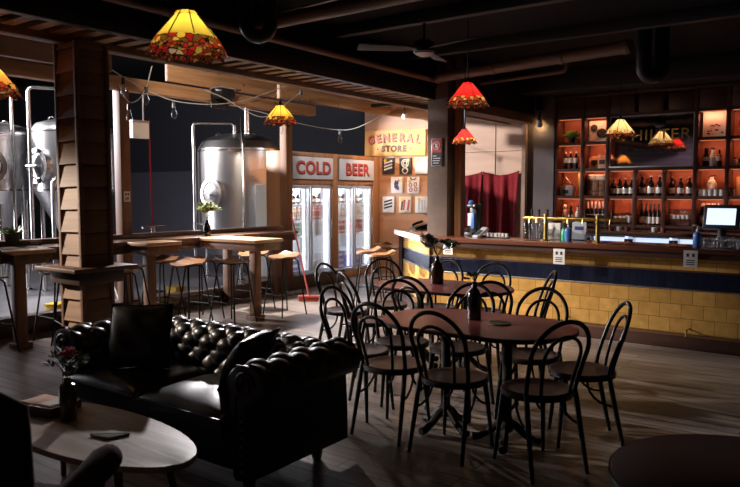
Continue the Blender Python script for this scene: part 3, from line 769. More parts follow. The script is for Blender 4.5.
# column G
a, b, z0, z1 = cub(6, 3)
plant_pot('shelf_plant', 'small trailing plant in the topmost cubby at the frame edge', (a + .16, SY + .12, z0), .05, .08, 'gold', 'green', 50, .11, .03, .6, .02)
bottle('spirit_bottle', 'white bottle with a dark band in the cubby under the trailing plant', 'bottle', (a + .13, SY + .1, cub(6, 2)[2]), wineprof(r=.04, h=.24), 'paper', (.04, .09), None, None, 14, 'ink')
bottle('spirit_bottle', 'squat pale jar beside the dark-banded white bottle', 'jar', (a + .05, SY + .07, cub(6, 2)[2]), [(.03, 0), (.034, .01), (.034, .07), (.02, .09), (.001, .091)], 'label', None, (.022, .088, .105, 'ink'))
t = thing('gold_frame', 'pale gold frame holding a small print beside the white mugs', 'picture frame', (a + .15, SY + .13, cub(6, 1)[2]))
m = MB(); m.box(-.08, -.06, -.01, .01, 0, .25); m.box(.06, .08, -.01, .01, 0, .25); m.box(-.06, .06, -.01, .01, 0, .02); m.box(-.06, .06, -.01, .01, .23, .25); m.build('frame', 'mustard', t)
box(-.06, .06, 0, .006, .02, .23).build('picture', 'label', t); box(-.03, .03, -.004, 0, .08, .17).build('print', 'ink', t)
t = tag(MB().lathe([(.026, 0), (.03, .004), (.031, .085), (.028, .085), (.025, .01), (.001, .008)], 14).build('coffee_mug', 'label'), 'single white mug beside the pale gold frame', 'mug'); t.location = (a + .04, SY + .06, cub(6, 1)[2] + .001)
t = thing('tea_box', 'orange box in the lowest cubby beyond the register', 'box', (a + .1, SY + .12, cub(6, 0)[2]))
box(-.06, .06, -.05, .05, 0, .2, .003).build('carton', 'labelor', t); box(-.045, .045, -.052, -.05, .12, .17).build('print', 'paper', t)
# cupboard-top objects seen between counter and shelves
for i, pxv in enumerate((612, 620, 628, 655, 664)):
    x = PY(pxv, 235, 9.6).x
    t = tag(MB().lathe([(.032, 0), (.036, .01), (.038, .06), (.035, .06), (.032, .012), (.001, .01)], 12).build('bowl', ('redtop', 'label', 'redtop', 'label', 'redtop')[i]), '%s small bowl from the tap bridge on the back counter' % ORD[i], 'bowl', 'bowls on the back counter'); t.location = (x, 9.56, 1.066)

# ================================================================ store wall
sg = thing('store_sign', 'mustard GENERAL STORE sign on the orange ply wall', 'sign', (-7.56, 11.285, 2.53), 0)
sg.rotation_euler = (0, R(1.3), 0)
box(-.70, .70, -.03, .01, -.245, .245, .004).build('board', 'mustard', sg)
def arch(word, size, width, zc, rise, mats, parent, yy):
    n = len(word)
    for i, ch in enumerate(word):
        u = (i - (n - 1) / 2) / ((n - 1) / 2)
        x = u * width / 2; z = zc - rise * u * u + rise * .4
        for k, (mt, dx, dz, y, of) in enumerate(((mats[1], .013, -.016, yy, .009), (mats[0], 0, 0, yy - .008, .007))):
            text(ch, size, mt, parent, (x + dx, y, z + dz), ext=.003, off=of, sx=1.0, name='letter').rotation_euler = (PI / 2, R(14 * u), 0)
arch('GENERAL', .215, 1.08, .085, .035, ('pink', 'brownletter'), sg, -.034)
text('STORE', .155, 'brownletter', sg, (0, -.034, -.115), ext=.003, off=.010, sx=1.08, space=1.2)
for s in (-1, 1): MB().ball((s * .38, -.032, -.115), .016, 8, (1, .3, 1)).build('dot', 'brownletter', sg)
def print_frame(label, px_, py_, w, h, bg, kind, group='framed prints on the store wall'):
    q = PY(px_, py_, 11.28)
    t = thing('wall_picture', label, 'picture', (q.x, 11.288, q.z), 0, group)
    box(-w / 2, w / 2, -.02, .008, -h / 2, h / 2, .002).build('backing', bg, t)
    f = -.024
    if kind == 'stripes':
        for i in range(3):
            mx = Matrix.Translation((0, 0, -.05 + .06 * i)) @ Matrix.Rotation(R(-14), 4, 'Y')
            MB().box(-w * .36, w * .36, f, -.02, -.016, .016, 0, mx).build('stripe', 'paper' if bg == 'ink' else 'ink', t)
    elif kind == 'rings':
        for r_, zc in ((.075, .05), (.04, .055), (.06, -.08)):
            MB().tube([(r_ * math.cos(2 * PI * i / 24), f, zc + r_ * math.sin(2 * PI * i / 24)) for i in range(24)], .008, 6, True).build('ring', 'paper', t)
        m = MB(); m.tube([(-.07, f, -.09), (.07, f, .03)], .008, 6); m.tube([(.07, f, -.09), (-.07, f, .03)], .008, 6); m.build('cross_line', 'paper', t)
    elif kind == 'sketch':
        for i in range(6):
            pts = [(random.uniform(-.06, .03), f, -.10 + .04 * i + .03 * math.sin(q_ + i)) for q_ in range(4)]
            MB().tube([(random.uniform(-.05, .05), f, -.1 + .05 * q_ + .01 * i) for q_ in range(4)], .011, 6).build('brush_stroke', 'blueink', t)
    elif kind == 'shirt':
        MB().tube([(-.07, f, .14), (-.03, f, .10), (.03, f, .10), (.07, f, .14)], .010, 6).build('collar', 'ink', t)
        for i, (x, z) in enumerate(((-.06, .0), (.05, .01), (-.05, -.09), (.06, -.08))):
            MB().tube([(x + .03 * math.cos(a_ * PI / 6), f, z + .035 * math.sin(a_ * PI / 6)) for a_ in range(12)], .007, 6, True).build('red_mark', 'redink', t)
    elif kind == 'bands':
        for i, (x, mt) in enumerate(((-.07, 'ink'), (-.025, 'redink'), (.03, 'paper'), (.075, 'redink'))):
            mx = Matrix.Translation((x, 0, -.01)) @ Matrix.Rotation(R(8), 4, 'Y')
            MB().box(-.018, .018, f, -.02, -.10, .10, 0, mx).build('band', mt, t)
    elif kind == 'grey':
        for x in (-.05, .02, .075): box(x - .016, x + .016, f, -.02, -.10, .08).build('band', 'silver', t)
    elif kind == 'faint':
        for z in (-.02, -.06): box(.0, .08, f, -.02, z, z + .012).build('line', 'silver', t)
    return t
def sticker(t, x, z):
    m = MB(); m.cyl((x, -.026, z), (x, -.02, z), .032, n=16); m.build('price_sticker', 'yellow', t)
W_, H_ = .27, .31
sticker(print_frame('black print with three slanted white stripes, below the store sign', 388.5, 166, W_, H_, 'ink', 'stripes'), -.07, .11)
sticker(print_frame('black print of white rings and a cross, below the store sign', 405.5, 166, W_, H_, 'ink', 'rings'), .07, .11)
sticker(print_frame('nearly blank white print beside the taupe column, below the store sign', 421.5, 165.5, W_, H_, 'paper', 'faint'), -.07, .11)
sticker(print_frame('white print of a blue brush sketch, middle row under the store sign', 397, 185, W_, H_, 'paper', 'sketch'), .07, .08)
sticker(print_frame('white shirt print with red rings, middle row under the store sign', 413.5, 185, W_, H_, 'paper', 'shirt'), -.08, .07)
print_frame('white print with slanted black lines, bottom row nearest the beer fridges', 388.5, 204.5, W_, H_, 'paper', 'stripes')
sticker(print_frame('print of red and black bands, bottom row of the store wall', 405.5, 204.5, W_, H_, 'cream', 'bands'), -.07, .09)
sticker(print_frame('pale print with grey bands, bottom row beside the taupe column', 421.5, 204.5, W_, H_, 'label', 'grey'), -.05, .10)
# no-smoking style notice on the column
q = PY(435, 152.5, 7.75)
t = thing('prohibition_sign', 'small framed prohibition sign on the taupe column', 'sign', (-4.545, 7.746, q.z))
hh = .175
box(-.078, .078, -.012, .004, -hh, hh, .002).build('frame', 'silver', t)
box(-.070, .070, -.016, -.012, .0, hh - .01).build('red_half', 'redletter', t)
box(-.070, .070, -.016, -.012, -hh + .01, .0).build('dark_half', 'ink', t)
MB().tube([(.048 * math.cos(2 * PI * i / 28), -.018, .085 + .048 * math.sin(2 * PI * i / 28)) for i in range(28)], .006, 6, True).build('ring', 'paper', t)
m = MB(); m.box(-.018, .012, -.019, -.016, .06, .11); m.build('hand_symbol', 'paper', t)
MB().tube([(-.034, -.019, .119), (.034, -.019, .051)], .005, 6).build('slash', 'paper', t)
for i, (x0, x1) in enumerate(((-.055, .0), (-.05, .055), (-.055, .045), (-.05, .03))): box(x0, x1, -.018, -.016, -.05 - i * .03, -.04 - i * .03).build('text_line', 'paper', t)

# red curtain in the corridor
cu_ = thing('velvet_curtain', 'dark red velvet curtain hung on the pale ply wall', 'curtain', (0, 0, 0))
m = MB()
for (xa, xb) in ((-6.33, -5.66), (-5.655, -4.97)):
    rows = []
    for iz in range(15):
        v_ = iz / 14; z = 1.93 - v_ * 1.35
        row = []
        for ix in range(41):
            u = ix / 40
            x = xa + (xb - xa) * (u * (1 - .10 * math.sin(v_ * 2.2)) + .05 * math.sin(v_ * 2.2))
            amp = .012 + .045 * v_
            dz = -.05 * math.sin(u * PI) * (1 - v_)
            y = 11.235 - amp * (math.sin(u * 15 + 1.2 * xa) + .5 * math.sin(u * 31 + 2))
            row.append((x, y, z + dz + .02 * (abs(u - .5) * 2) * (1 - v_)))
        rows.append(row)
    m.loft(rows, closed=False)
    cloth = m.build('cloth_panel', 'red_cloth', cu_, sharp=180); cloth.modifiers.new('thickness', 'SOLIDIFY').thickness = .006
    m = MB()
m.bm.free()
for x in (-6.33, -5.66, -4.97): MB().cyl((x, 11.299, 1.93), (x, 11.22, 1.935), .008, n=8).build('hook', 'silver', cu_)

# ================================================================ beer fridges
FX = -7.95
fr = thing('fridge_surround', 'tall timber surround built around the two beer fridges', 'cabinet', (0, 0, 0))
ys = [8.50, 9.93, 11.28]
for y0, y1 in ((8.50, 8.72), (9.84, 9.98), (11.08, 11.29)): box(-8.28, FX + .02, y0, y1, .0, 2.27, .004).build('upright', 'fridgewood', fr)
box(-8.28, FX + .01, 8.72, 11.08, 2.20, 2.27, .004).build('head_rail', 'fridgewood', fr)
for y0, y1 in ((8.72, 9.84), (9.98, 11.08)):
    box(-8.28, FX + .01, y0, y1, 1.72, 1.80, .004).build('mid_rail', 'fridgewood', fr)
    box(-8.27, FX - .03, y0, y1, 1.80, 2.20).build('header_board', 'fridgewood', fr)
box(-8.8, FX + .02, 8.50, 11.29, .0, .11, .004).build('base_rail', 'fridgewood', fr)
for word, yc, lab in (('COLD', 9.28, 'pale grey sign lettered COLD above the nearer fridge'), ('BEER', 10.53, 'pale grey sign lettered BEER above the farther fridge')):
    s_ = thing('hanging_sign', lab, 'sign', (FX + .035, yc, 2.0), PI / 2, 'signs above the fridges')
    box(-.535, .535, -.012, .012, -.19, .19, .003).build('board', 'signgrey', s_)
    text(word, .295, 'darkletter', s_, (.016, -.014, -.022), ext=.003, off=.008, sx=1.08, space=1.08)
    text(word, .295, 'redletter', s_, (0, -.022, 0), ext=.003, off=.006, sx=1.08, space=1.08)
    for sx_ in (-.45, .45): MB().cyl((sx_, 0, .19), (sx_, 0, .235), .006, n=6).build('hook', 'silver', s_)
bays = [(8.75, 9.24), (9.27, 9.82), (10.0, 10.50), (10.53, 11.06)]
ship = {}
fridges = []
for fi, (b0, b1) in enumerate(((8.72, 9.84), (9.98, 11.08))):
    f_ = thing('display_fridge', ('nearer', 'farther')[fi] + ' lit two-door beer fridge under the ' + ('COLD', 'BEER')[fi] + ' sign', 'fridge', (0, 0, 0), 0, 'beer fridges')
    box(-8.75, -8.70, b0, b1, .12, 1.71).build('back_liner', 'fridgewhite', f_)
    box(-8.70, FX - .06, b0 + .001, b0 + .02, .12, 1.71).build('side_liner', 'fridgewhite', f_)
    box(-8.70, FX - .06, b1 - .02, b1 - .001, .12, 1.71).build('side_liner', 'fridgewhite', f_)
    box(-8.70, FX - .06, b0 + .02, b1 - .02, 1.68, 1.71).build('top_liner', 'fridgewhite', f_)
    box(-8.70, FX - .06, b0 + .02, b1 - .02, .12, .16).build('floor_liner', 'fridgewhite', f_)
    fridges.append(f_)
shelf_z = [.18, .82, 1.10, 1.385]
for bi, (y0, y1) in enumerate(bays):
    f_ = fridges[bi // 2]
    d = thing('x', 'x', 'x'); bpy.data.objects.remove(d)
    m = MB(); e = .035
    m.box(FX - .05, FX - .01, y0, y0 + e, .13, 1.70); m.box(FX - .05, FX - .01, y1 - e, y1, .13, 1.70); m.box(FX - .05, FX - .01, y0 + e, y1 - e, .13, .17); m.box(FX - .05, FX - .01, y0 + e, y1 - e, 1.65, 1.70)
    d = m.build('door', 'silver', f_)
    box(FX - .034, FX - .028, y0 + e, y1 - e, .17, 1.65).build('pane', 'doorglass', d)
    MB().tube([(FX - .01, y1 - .02, .75), (FX + .02, y1 - .02, .77), (FX + .02, y1 - .02, 1.08), (FX - .01, y1 - .02, 1.10)], .008, 6).build('handle', 'silver', d)
    box(FX - .10, FX - .07, y1 - .10, y1 - .06, .2, 1.64).build('light_tube', 'ledcool', f_)
    for z in shelf_z[1:] + [.51]:
        box(-8.62, FX - .14, y0 + .02, y1 - .02, z - .014, z - .002).build('shelf', 'fridgewhite', f_)
    nm = ('first', 'second', 'third', 'fourth')[bi]
    # stock, front row of each shelf
    wid = y1 - y0 - .14
    for q in range(3):
        bottle('beer_bottle', '%s dark beer bottle, top shelf of the %s fridge door' % (ORD[q], nm), 'bottle', (FX - .165, y0 + .06 + wid * (q + .4) / 3, shelf_z[3]), wineprof(r=.042, h=.26 - .03 * (q % 2)), 'darkbottle' if q else 'amber', (.03, .09), None, 'beer bottles in the fridges', 12, ('label', 'labelor', 'label')[q])
    cols = (('labelor', 'labelor', 'label'), ('labelgr', 'label', 'labelgr'))[bi % 2]
    for si, z, mt in ((2, shelf_z[2], ('labelor', 'labelred', 'label', 'cream')[bi]), (1, shelf_z[1], ('labelgr', 'paper', 'labelred', 'labelred')[bi])):
        for q in range(3):
            for lv in range(2):
                t = thing('beer_can', '%s %s can, %s layer, %s shelf of the %s fridge door' % (ORD[q], {'labelor': 'orange', 'labelred': 'red', 'label': 'cream', 'cream': 'tan', 'labelgr': 'green', 'paper': 'white'}[mt], ('lower', 'upper')[lv], ('', 'third', 'second')[si], nm), 'can', (FX - .165, y0 + .075 + wid * (q + .3) / 3, z + .118 * lv), 0, 'beer cans in the fridges')
                MB().lathe([(.040, 0), (.050, .008), (.050, .102), (.040, .112), (.038, .116), (.001, .1165)], 14).build('can_body', mt, t)
                MB().lathe([(.0502, .03), (.0515, .031), (.0515, .065), (.0502, .066)], 14).build('label', 'label' if mt != 'label' else 'labelor', t)
    for q in range(3 if bi in (0, 2) else 2):
        mt = 'labelblue' if bi in (0, 2, 3) else 'label'
        t = thing('beer_carton', '%s %s carton up from the floor of the %s fridge door' % (ORD[q], 'violet' if mt == 'labelblue' else 'pale', nm), 'carton', (FX - .235, y0 + .06 + wid * .42, .162 + q * .105), 0, 'cartons in the fridges')
        box(-.12, .12, -wid * .40, wid * .40, 0, .103, .003).build('carton', mt, t)
        box(.12, .122, -wid * .28, wid * .28, .03, .075).build('panel', 'label', t)
    for yy, sg_ in ((y1 - .02, -1), (y0 + .02, 1)):
        lamp('AREA', (FX - .06, yy, .92), 3.5, (.90, .95, 1), .04, target=(FX - .60, (y0 + y1) / 2, .92), sizey=1.45, name='fridge_light')
    lamp('AREA', (FX - .16, (y0 + y1) / 2, 1.60), 30, (.90, .95, 1), .25, target=(FX + 1.6, (y0 + y1) / 2 - .5, 0), name='fridge_light')


# ================================================================ brewery
def local_dirs(c):
    tocam = V((EYE.x - c[0], EYE.y - c[1], 0)).normalized(); rt = tocam.cross(V((0, 0, 1))) * -1
    return tocam, rt
def tank(label, c, r, z_cone, z_sh, z_top, z_bot, man, man_z, straight=False, pipes=()):
    t = thing('brewing_tank', label, 'tank', (c[0], c[1], 0))
    pr = [(.06, z_bot), (r * (.75 if straight else .12), z_bot + .02), (r, z_cone), (r, z_cone + .01), (r * 1.012, z_cone + .02), (r * 1.012, z_sh - .05), (r, z_sh - .04), (r, z_sh), (r * .98, z_sh + .03), (r * .9, z_sh + .03 + (z_top - z_sh) * .35), (r * .7, z_sh + (z_top - z_sh) * .72), (r * .4, z_sh + (z_top - z_sh) * .93), (.05, z_top), (.001, z_top)]
    MB().lathe(pr, 56).build('shell', 'steel_b', t, sharp=25)
    for z in (z_cone + .02, z_sh - .045): MB().lathe([(r * 1.0, z - .012), (r * 1.018, z - .012), (r * 1.018, z + .012), (r * 1.0, z + .012)], 56).build('weld_band', 'steel', t)
    for k in range(4):
        a = PI / 4 + k * PI / 2; x, y = math.cos(a) * r * .82, math.sin(a) * r * .82
        MB().cyl((x, y, 0), (x, y, z_cone + .1), .035, n=12).lathe([(.06, 0), (.06, .012), (.036, .03)], 12, (x, y, 0)).build('leg', 'steel', t)
    tocam, rt = local_dirs(c)
    n = tocam * math.cos(man) + rt * math.sin(man)
    u = n.cross(V((0, 0, 1))) * -1; ctr = n * (r + .01) + V((0, 0, man_z))
    def circ(rad, off): return [ctr + n * off + u * rad * math.cos(2 * PI * i / 32) + V((0, 0, 1)) * rad * 1.15 * math.sin(2 * PI * i / 32) for i in range(32)]
    mw = MB().loft([circ(.22, -.06), circ(.22, .05), circ(.235, .06), circ(.235, .075), circ(.18, .08), circ(.165, .055)]).build('manway', 'steel', t)
    MB().loft([circ(.15, .05), circ(.15, .075), circ(.05, .10), circ(.01, .105)]).build('manway_door', 'steel_b', mw)
    MB().tube([ctr + n * .16 + u * .11, ctr + n * .16 - u * .11], .012, 8).cyl(ctr + n * .09, ctr + n * .165, .012, n=8).build('handle', 'steel', mw)
    for pts, rad in pipes:
        MB().tube([tuple(tocam * p[1] + rt * p[0] + V((0, 0, p[2]))) for p in pts], rad, 10).build('pipe', 'steel', t)
    for s_ in (-.5, .35):
        MB().tube([tuple(rt * (s_ * r + .05 * math.cos(PI * i / 6)) + V((0, 0, z_sh + (z_top - z_sh) * .78 + .07 * math.sin(PI * i / 6)))) for i in range(7)], .012, 8).build('lifting_lug', 'steel', t)
    return t
c = PD(241, 200, 13.2)
rb = .775
def up_over(x0, x1, d, z0, z1, zend, rr=.06):
    return [(x0, d, z0), (x0, d, z1 - rr), (x0 + rr * .3, d, z1 - rr * .3), (x0 + rr, d, z1), (x1 - rr, d, z1), (x1 - rr * .3, d, z1 - rr * .3), (x1, d, z1 - rr), (x1, d, zend)]
tank('large stainless steel tank with round hatch between the two timber posts', (c.x, c.y), rb, .65, 2.38, 2.68, .42, R(-38), 1.56, True,
     [(up_over(-.83, -.10, .30, .3, 2.84, 2.62), .030), ([(.05, .79, .9), (.05, .79, 2.45), (.03, .5, 2.7), (.03, .3, 2.95)], .024), ([(.13, .1, 2.66), (.13, .1, 3.25)], .05), ([(-.83, .3, 1.0), (-.78, .1, 1.0)], .015)])
c = PD(75, 200, 11.2)
tank('conical stainless steel tank beside the clad pillar', (c.x, c.y), .60, 1.60, 2.56, 2.74, .62, R(-50), 1.98, False,
     [(up_over(-.60, .25, .45, .4, 3.15, 2.84), .028), ([(-.30, .65, .3), (-.30, .65, 1.75), (-.25, .62, 1.8)], .03), ([(.05, .62, .35), (.05, .62, 1.35)], .035), ([(.2, .64, .5), (.2, .64, 1.5)], .028)])
c = PD(-7, 200, 11.25)
tank('conical stainless steel tank cut by the frame edge behind the potted plant table', (c.x, c.y), .60, 1.60, 2.52, 2.70, .62, R(-2), 1.98, False,
     [(up_over(.30, .36, .58, .4, 3.10, 3.0, .03), .026), ([(.42, .5, .3), (.42, .5, 1.7)], .03), ([(.1, .65, .3), (.1, .65, 1.4)], .03)])
# transfer hoses and a stand between tanks
t = tag(MB().tube([(-9.0, 5.55, .5), (-9.05, 5.6, .8), (-9.0, 5.62, 1.1), (-9.1, 5.65, 1.45)], .022, 10).build('hose', 'bluebox'), 'blue hose hanging beside the conical tank', 'hose')
q = PD(119, 215, 9.8)
t = thing('step_ladder', 'leaning aluminium step ladder between clad pillar and timber post', 'ladder', (q.x, q.y, 0), R(150))
for s_ in (-.17, .17): MB().cyl((s_, 0, 0), (s_ * .85, .45, 1.55), .02, n=8).build('rail', 'steel', t)
for k in range(6): MB().cyl((-.16, .064 + k * .0697, .22 + k * .24), (.16, .064 + k * .0697, .22 + k * .24), .014, n=8).build('rung', 'steel', t)
# hanging white box sign
q = PX(139.5, 130, -8.6)
t = thing('hanging_light_box', 'blank white box hung from a rod beside the timber post', 'sign', (-8.6, q.y, q.z), PI / 2)
box(-.135, .135, -.04, .04, -.12, .10, .004).build('face', 'paper', t); box(-.137, .137, -.045, .045, .10, .135, .004).build('cap', 'silver', t)
MB().cyl((.07, 0, .13), (.07, 0, 3.02 - q.z), .01, n=8).build('rod', 'silver', t)
# red hose pole with valve stand
q0, q1 = PX(149, 120, -9.2), PX(153, 226, -9.2)
t = thing('hose_stand', 'steel valve stand with a red hose rising behind the timber post', 'hose stand', (-9.2, q1.y, 0))
MB().cyl((0, 0, .0), (0, 0, q1.z), .03, n=10).lathe([(.18, 0), (.18, .02), (.03, .04)], 16).build('stand', 'steel', t)
MB().tube([(0, 0, q1.z + .02), (0, -.02, q1.z + .4), (0, q0.y - q1.y, q0.z)], .013, 8).build('hose', 'red_cloth', t)
m = MB(); m.cyl((0, -.2, q1.z - .02), (0, .22, q1.z), .018, n=8); m.build('valve_arm', 'steel', t)
# yellow bucket crate on the brewery floor
q = PZ(176, 287, .1)
t = thing('floor_crate', 'yellow plastic crate on the brewery floor behind the bar stools', 'crate', (-8.6, PX(176, 287, -8.6).y, 0), .1)
m = MB(); m.box(-.13, .13, -.13, .13, 0, .02); m.box(-.13, -.115, -.13, .13, .02, .27); m.box(.115, .13, -.13, .13, .02, .27); m.box(-.115, .115, -.13, -.115, .02, .27); m.box(-.115, .115, .115, .13, .02, .27); m.build('shell', 'yellow', t)
box(-.14, .14, -.14, .14, .27, .29, .004).build('rim', 'yellow', t); t.scale = (.75, .75, .55)
q = PZ(57, 299, 0)
t = thing('floor_crate', 'yellow plastic crate on the brewery floor beside the clad pillar', 'crate', (-8.5, PX(57, 299, -8.5).y, 0), .3)
box(-.10, .10, -.10, .10, 0, .14, .01).build('shell', 'yellow', t); box(-.11, .11, -.11, .11, .14, .16, .004).build('rim', 'yellow', t)
# black floodlight on the beam
q = PX(219, 97, -7.60)
t = thing('floodlight', 'black bracketed floodlight on the timber beam above the large steel tank', 'light', (-7.605, q.y, q.z - .02), PI / 2)
box(-.15, .15, -.02, 0, -.14, .12, .004).build('back_plate', 'plasticblack', t); box(-.12, .12, -.20, -.02, -.02, .12, .006).build('case', 'plasticblack', t)
box(-.16, .10, -.22, -.0, .12, .135, .003).build('top_plate', 'silver', t)
MB().tube([(.13, -.01, -.13), (.20, -.16, .12), (.22, -.22, .125)], .012, 6).build('bracket', 'plasticblack', t)

# festoon strings
def cat(pts, n=8):
    out = []
    for (a, b) in zip(pts, pts[1:]):
        for k in range(n): out.append(tuple(V(a).lerp(V(b), k / n)))
    return out + [tuple(pts[-1])]
def festoon(label, pixels, bulbs, xpl):
    w = [PX(a, b, xpl) for a, b in pixels]
    t = thing('festoon_lights', label, 'string lights', tuple(w[0]))
    pts = [p - w[0] for p in w]
    # smooth the run
    for _ in range(2): pts = [pts[0]] + [q for a, b in zip(pts, pts[1:]) for q in (a.lerp(b, .25), a.lerp(b, .75))] + [pts[-1]]
    MB().tube(pts, .007, 6).build('cable', 'wire', t)
    for a, b in bulbs:
        p = PX(a, b, xpl) - w[0]
        s_ = MB().cyl(p + V((0, 0, .0)), p + V((0, 0, -.075)), .021, .024, 10).build('socket', 'plasticblack', t)
        MB().lathe([(.016, -.075), (.020, -.10), (.038, -.155), (.030, -.20), (.010, -.222), (.001, -.225)], 12, tuple(p)).build('bulb', 'glass', s_)
    return t
festoon('string of clear bulbs sagging along the beam above the large tank', [(112, 70), (128, 80), (150, 92), (172, 101), (195, 104), (215, 104.5), (240, 102), (262, 95), (290, 84)], [(174, 102), (123, 78)], -7.50)
festoon('short loop of clear bulbs hung at the post near the pillar', [(119, 84), (124, 96), (130, 104), (140, 99), (147, 86), (152, 66)], [(146, 87), (129, 104)], -7.46)
festoon('string of clear bulbs sagging above the beer fridges', [(240, 108), (262, 112), (285, 120), (310, 126), (335, 130), (352, 130), (370, 122), (396, 108)], [(340, 130), (281, 119)], -7.42)
festoon('crossed string of clear bulbs over the small yellow lamp', [(205, 90), (225, 98), (240, 108), (262, 119), (275, 112), (301, 92)], [(301, 90)], -7.33)

# ================================================================ high tables and stools
TT = [((-6.08, 6.04), .50, 'high timber table joined to the ledge in front of the large tank', None),
      ((-6.72, 4.96), .50, 'high timber table joined to the ledge behind the clad pillar', None),
      ((-6.87, 3.50), .46, 'high timber table with the potted plant, near the frame edge', None)]
for (cx_, cy_), wd, lab, _ in TT:
    t = thing('high_table', lab, 'table', (cx_, cy_, 0), 0, 'high tables along the ledge')
    Lx = -7.095 - cx_
    box(Lx, 0, 0, wd, .96, 1.0, .005).build('tabletop', 'tabletop', t)
    box(Lx, -.03, .03, .06, .86, .96, .003).box(Lx, -.03, wd - .06, wd - .03, .86, .96, .003).box(-.06, -.03, .06, wd - .06, .86, .96, .003).build('apron', 'tabledark', t)
    box(-.17, -.07, .06, .17, .0, .96, .005).build('leg', 'timber', t)
    box(-.20, -.04, .03, .20, 0, .06, .005).build('foot_block', 'tabledark', t)
st0 = thing('bar_stool', 'x', 'stool', (0, 0, 0), 0, 'bar stools')
m = MB(); rows = []
for thk in (0, 1):
    rr = []
    for iy in range(11):
        v_ = iy / 10 * 2 - 1; row = []
        for ix in range(13):
            u = ix / 12 * 2 - 1
            x = .205 * u * math.sqrt(max(0, 1 - .42 * v_ * v_)); y = .18 * v_ * math.sqrt(max(0, 1 - .38 * u * u))
            z = .745 + .022 * u * u + (.07 * max(0, -v_ - .2) ** 1.5) + .010 * max(0, v_ - .6) * -2
            row.append((x, y, z - .018 * thk))
        rr.append(row)
    rows.append(rr)
b_ = m.bm; gv = [[[b_.verts.new(p) for p in row] for row in rr] for rr in rows]
for g in gv:
    for a_ in range(10):
        for c_ in range(12): b_.faces.new((g[a_][c_], g[a_][c_ + 1], g[a_ + 1][c_ + 1], g[a_ + 1][c_]))
rim = [(0, i) for i in range(13)] + [(i, 12) for i in range(1, 11)] + [(10, i) for i in range(11, -1, -1)] + [(i, 0) for i in range(9, 0, -1)]
for (a1, c1), (a2, c2) in zip(rim, rim[1:] + rim[:1]): b_.faces.new((gv[0][a1][c1], gv[0][a2][c2], gv[1][a2][c2], gv[1][a1][c1]))
m.build('seat', 'stool', st0, sharp=60)
for sx_ in (-1, 1):
    for sy_ in (-1, 1): MB().tube([(sx_ * .10, sy_ * .09, .735), (sx_ * .125, sy_ * .12, .70), (sx_ * .20, sy_ * .20, .0)], .0095, 8).build('leg', 'iron', st0)
MB().tube([(x * .172, y * .168, .27) for x, y in ((-1, -1), (1, -1), (1, 1), (-1, 1))], .007, 6, True).build('footrest', 'iron', st0)
MB().tube([(x * .105, y * .095, .728) for x, y in ((-1, -1), (1, -1), (1, 1), (-1, 1))], .008, 6, True).build('seat_frame', 'iron', st0)
SL = [(-6.80, 5.80, 0, 'bar stool at the table before the large tank, camera side, next to the ledge'),
      (-6.27, 5.84, .1, 'bar stool at the table before the large tank, camera side, table end'),
      (-6.80, 6.72, PI, 'bar stool tucked on the tank side of the table, next to the ledge'),
      (-6.18, 6.66, PI - .15, 'bar stool on the far side of the table before the tank, by the broom'),
      (-6.50, 5.36, PI + .1, 'bar stool at the table behind the pillar, far side, table end'),
      (-6.85, 4.78, 0, 'bar stool close behind the pillar ledge, near side of its table'),
      (-7.04, 5.40, PI, 'bar stool at the table behind the pillar, far side, against the ledge'),
      (-6.52, 4.45, -.2, 'bar stool mostly hidden by the clad pillar ledge'),
      (-6.58, 3.98, PI - .3, 'bar stool beside the clad pillar at the plant table end'),
      (-7.02, 3.30, .1, 'bar stool at the frame edge under the plant table'),
      (-7.04, 4.08, PI, 'bar stool against the ledge behind the potted plant table'),
      (-5.30, 7.62, 2.2, 'bar stool nearest the white edge of the angled bar end'),
      (-5.78, 7.98, 2.3, 'bar stool at the angled bar end, nearest the fridges'),
      (-6.02, 8.82, -1.6, 'bar stool at the far corner of the bar by the store wall')]
for i, (x, y, rz, lab) in enumerate(SL):
    if i == 0: st0.location = (x, y, 0); st0.rotation_euler = (0, 0, rz); st0['label'] = lab
    else: copy_tree(st0, (x, y, 0), rz, lab)
